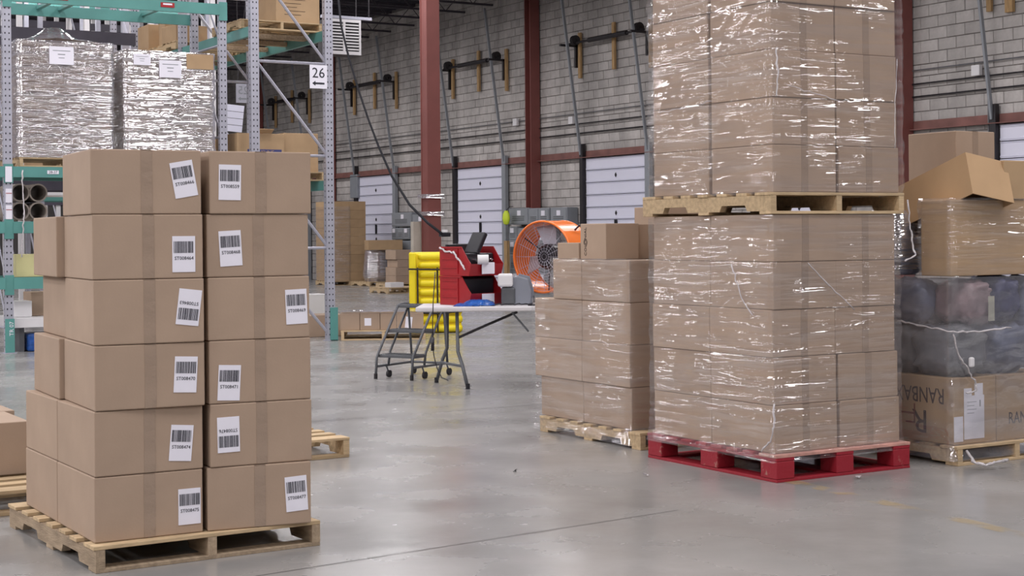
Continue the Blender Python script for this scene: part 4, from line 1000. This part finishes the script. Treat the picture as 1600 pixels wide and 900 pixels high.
# ================================================================== CABINETS ON THE WALL
def cabinet(px0,px1,py0,py1,dep,lab,nl=(1,1),grp='grey cabinets by the block wall',off=.0):
    X=WX-.35-off; a=PX(px1,py0,X); b=PX(px0,py0,X); y0,y1=a.y,b.y; z1=PX((px0+px1)/2,py0,X).z; z0=PX((px0+px1)/2,py1,X).z
    z0=max(z0,0.001)
    o=thing('grey_cabinet',lab,'cabinet',(X,y0,z0),0,grp)
    MB().box(0,dep,0,y1-y0,0,z1-z0).build('cabinet_body',M['cab'],o,bev=.01)
    nx,nz=nl; W,H=(y1-y0)/nx,(z1-z0)/nz
    for i in range(nx):
        for j in range(nz):
            MB().box(-.012,-.0005,i*W+.03,(i+1)*W-.03,j*H+.03,(j+1)*H-.03).build('cabinet_door',M['cab'],o,bev=.004)
            if (i+j)%2==0 or nx==1: MB().box(-.016,-.0125,i*W+W*.38,i*W+W*.38+.16,j*H+H*.55,j*H+H*.55+.12).build('label_card',M['white'],o)
            for q in range(3): MB().box(-.018,-.0125,i*W+W*.2,i*W+W*.8,j*H+H*.25+q*.045,j*H+H*.25+q*.045+.015).build('vent_slot',M['greysteel'],o)
cabinet(795,826,325,351,.3,'grey locker unit at the upper left of the cabinet group by the wall',(1,1))
cabinet(826,858,325,352,.3,'grey locker unit at the upper middle of the cabinet group, tallest',(2,1))
cabinet(860,886,324,352,.3,'plain grey cabinet at the right end of the cabinet group',(1,1))
cabinet(795,808,354,398,.3,'narrow grey cabinet with white tag, left of the drum fan',(1,2),off=.0)
cabinet(809,858,356,398,.3,'grey cabinet directly behind the drum fan',(2,1))
cabinet(795,858,399,450,.3,'grey cabinet below the others, left of the fan base',(3,2))
cabinet(612,643,332,354,.3,'grey cabinet left of the free column, upper row',(1,1),off=.0)
cabinet(612,640,356,374,.3,'grey cabinet with three white tags left of the free column',(3,1),off=.0)
cabinet(644,668,335,382,.3,'tall grey cabinet right beside the free red column',(1,2),off=.0)
cabinet(612,642,376,440,.3,'low grey cabinet behind the distant box pile',(2,1),off=.0)
pv=PX(791,342,WX-.55); hv_=thing('safety_vest','small yellow-green vest hanging by the cabinets','vest',pv); MB().lathe([(.02,-.15),(.10,-.12),(.14,0),(.12,.12),(.06,.2),(.02,.2)],14,Matrix.Scale(.5,4,(1,0,0))).build('vest_body',mat('hivis',srgb(206,226,60),.6),hv_,smooth=True); MB().tube([(0,.0,.2),(.1,0,.3),(.2,0,.3)],.01,4).build('hook',M['blackm'],hv_)
p=PX(792,405,WX-.5); tag(MB().box(-.04,.04,-.07,.07,-1.0,.45).build('timber_post',M['lumber'],loc=p),'timber post standing left of the grey cabinets','board')
# ================================================================== DISTANT PALLET LOADS
Pf=FL(521,446.5)
pallet('wooden pallet under the distant tall stack of tan boxes',(Pf.x,Pf.y,0),0,H=.12)
hh=(2.34-.121)/9
for i in range(9):
    for q in range(2): carton('tan box in the distant tall stack, %s row, %s box of the right face'%(ORD[i],('left','right')[q]),(Pf.x+.01+q*.50,Pf.y+.01,.1205+i*hh),0,(.497,.58,hh),mt='card2',tape=None,group='boxes on the right face of the distant stack')
    carton('tan box in the distant tall stack, %s row, at its filmed left end'%ORD[i],(Pf.x+.01,Pf.y+.595,.1205+i*hh),0,(.497,.58,hh),mt='card2',tape=None,group='boxes on the left face of the distant stack')
shell('stretch_wrap','clear film on the left half of the distant tall stack',Pf.x+.005,Pf.x+.50,Pf.y,Pf.y+1.18,.13,2.2,seed=41,off=.02)
Pg=FL(580,447.5)
pallet('wooden pallet under the distant film-wrapped bale',(Pg.x-.05,Pg.y,0),0,H=.12,L=1.2)
bl=thing('wrapped_bale','silvery film-wrapped bale on a distant pallet','bale',(Pg.x+.40,Pg.y+.5,.121))
MB().lathe([(.02,0),(.30,0),(.36,.15),(.33,.45),(.30,.8),(.28,.86),(.02,.86)],28).build('bale_body',M['cloth3'],bl,smooth=True)
MB().lathe([(.31,.005),(.375,.15),(.345,.45),(.312,.8),(.29,.88)],40,closed=False).build('film_cover',M['filmd'],bl,smooth=True)
carton('long tan box lying on top of the distant wrapped bale',(Pg.x+.0,Pg.y+.15,.985),R(16),(.95,.6,.27),mt='card2',tape=None)
Pi=FL(616,450.5)
for k,(x,z,w_,h_) in enumerate(((.0,.121,.6,.2),(.0,.322,.6,.22),(.05,.543,.32,.2),(.38,.543,.3,.2),(.0,.745,.7,.25))):
    carton(['flat grey-brown box at the foot of the distant box pile','brown box with white label, second in the distant box pile','small brown box in the middle of the distant box pile','brown box at the right of the distant box pile','wide tan box on top of the distant box pile'][k],(Pi.x+x+.1,Pi.y+.1,z),0,(w_,.6,h_),mt='card',tape=None)
pallet('wooden pallet under the distant box pile',(Pi.x+.06,Pi.y,0),0,H=.12,L=1.1)
Pj=FL(606,459)
pallet('empty distant wooden pallet with a yellow edge, before the box pile',(Pj.x,Pj.y,0),0,H=.14,L=1.2,D=1.0)
carton('small white box on the distant empty pallet',(Pj.x+.1,Pj.y+.05,.141),0,(.35,.3,.12),mt='white_pl',tape=None)
# low pallet of cartons near the rack post
Pk=FL(533,532.2); kr=R(4)
pallet('low wooden pallet of cartons beside the rack post with the teal guard',(Pk.x,Pk.y,0),kr,H=.13,L=1.12,D=1.0)
ux=Vector((math.cos(kr),math.sin(kr),0)); uy=Vector((-math.sin(kr),math.cos(kr),0))
xx=-.02
for k,(w_,l) in enumerate(((.27,'leftmost brown carton on the low pallet, next to the rack post'),(.27,'brown carton with a white label on the low pallet'),(.22,'small brown carton third from left on the low pallet'),(.36,'brown carton with a hanging paper at the right end of the low pallet'))):
    c=carton(l,Pk+ux*xx+uy*.06+Vector((0,0,.1305)),kr,(w_-.005,.5,.22),mt='card',tape=None)
    if k==1: MB().box(.06,.15,-.002,-.0005,.06,.16).build('label_card',M['white'],c)
    if k==3: MB().box(.10,.19,-.004,-.002,.04,.19,Matrix.Rotation(.12,4,'Y')).build('paper_sheet',M['white'],c)
    xx+=w_
vs=[];fs=[]
for i in range(16):
    for j in range(8):
        x=i/15*1.1;y=.02+j/7*.55; vs.append((x,y,.375+.012*noise.noise(Vector((x*9,y*9,2)))))
for i in range(15):
    for j in range(7): fs.append((i*8+j,(i+1)*8+j,(i+1)*8+j+1,i*8+j+1))
tag(MB().add(vs,fs).build('plastic_sheet',M['filmd'],loc=Pk,rz=kr,smooth=True),'loose clear plastic sheet over the cartons on the low pallet','packaging')
pz=FL(470,528); carton('grey-brown box on the floor left of the rack post, behind the near stack',(pz.x,pz.y,.001),0,(.7,.5,.3),mt='card',tape=None)
pz=FL(478,512); carton('pale box standing behind the rack brace at floor level',(pz.x,pz.y,.001),0,(.4,.4,.5),mt='white_pl',tape=None)
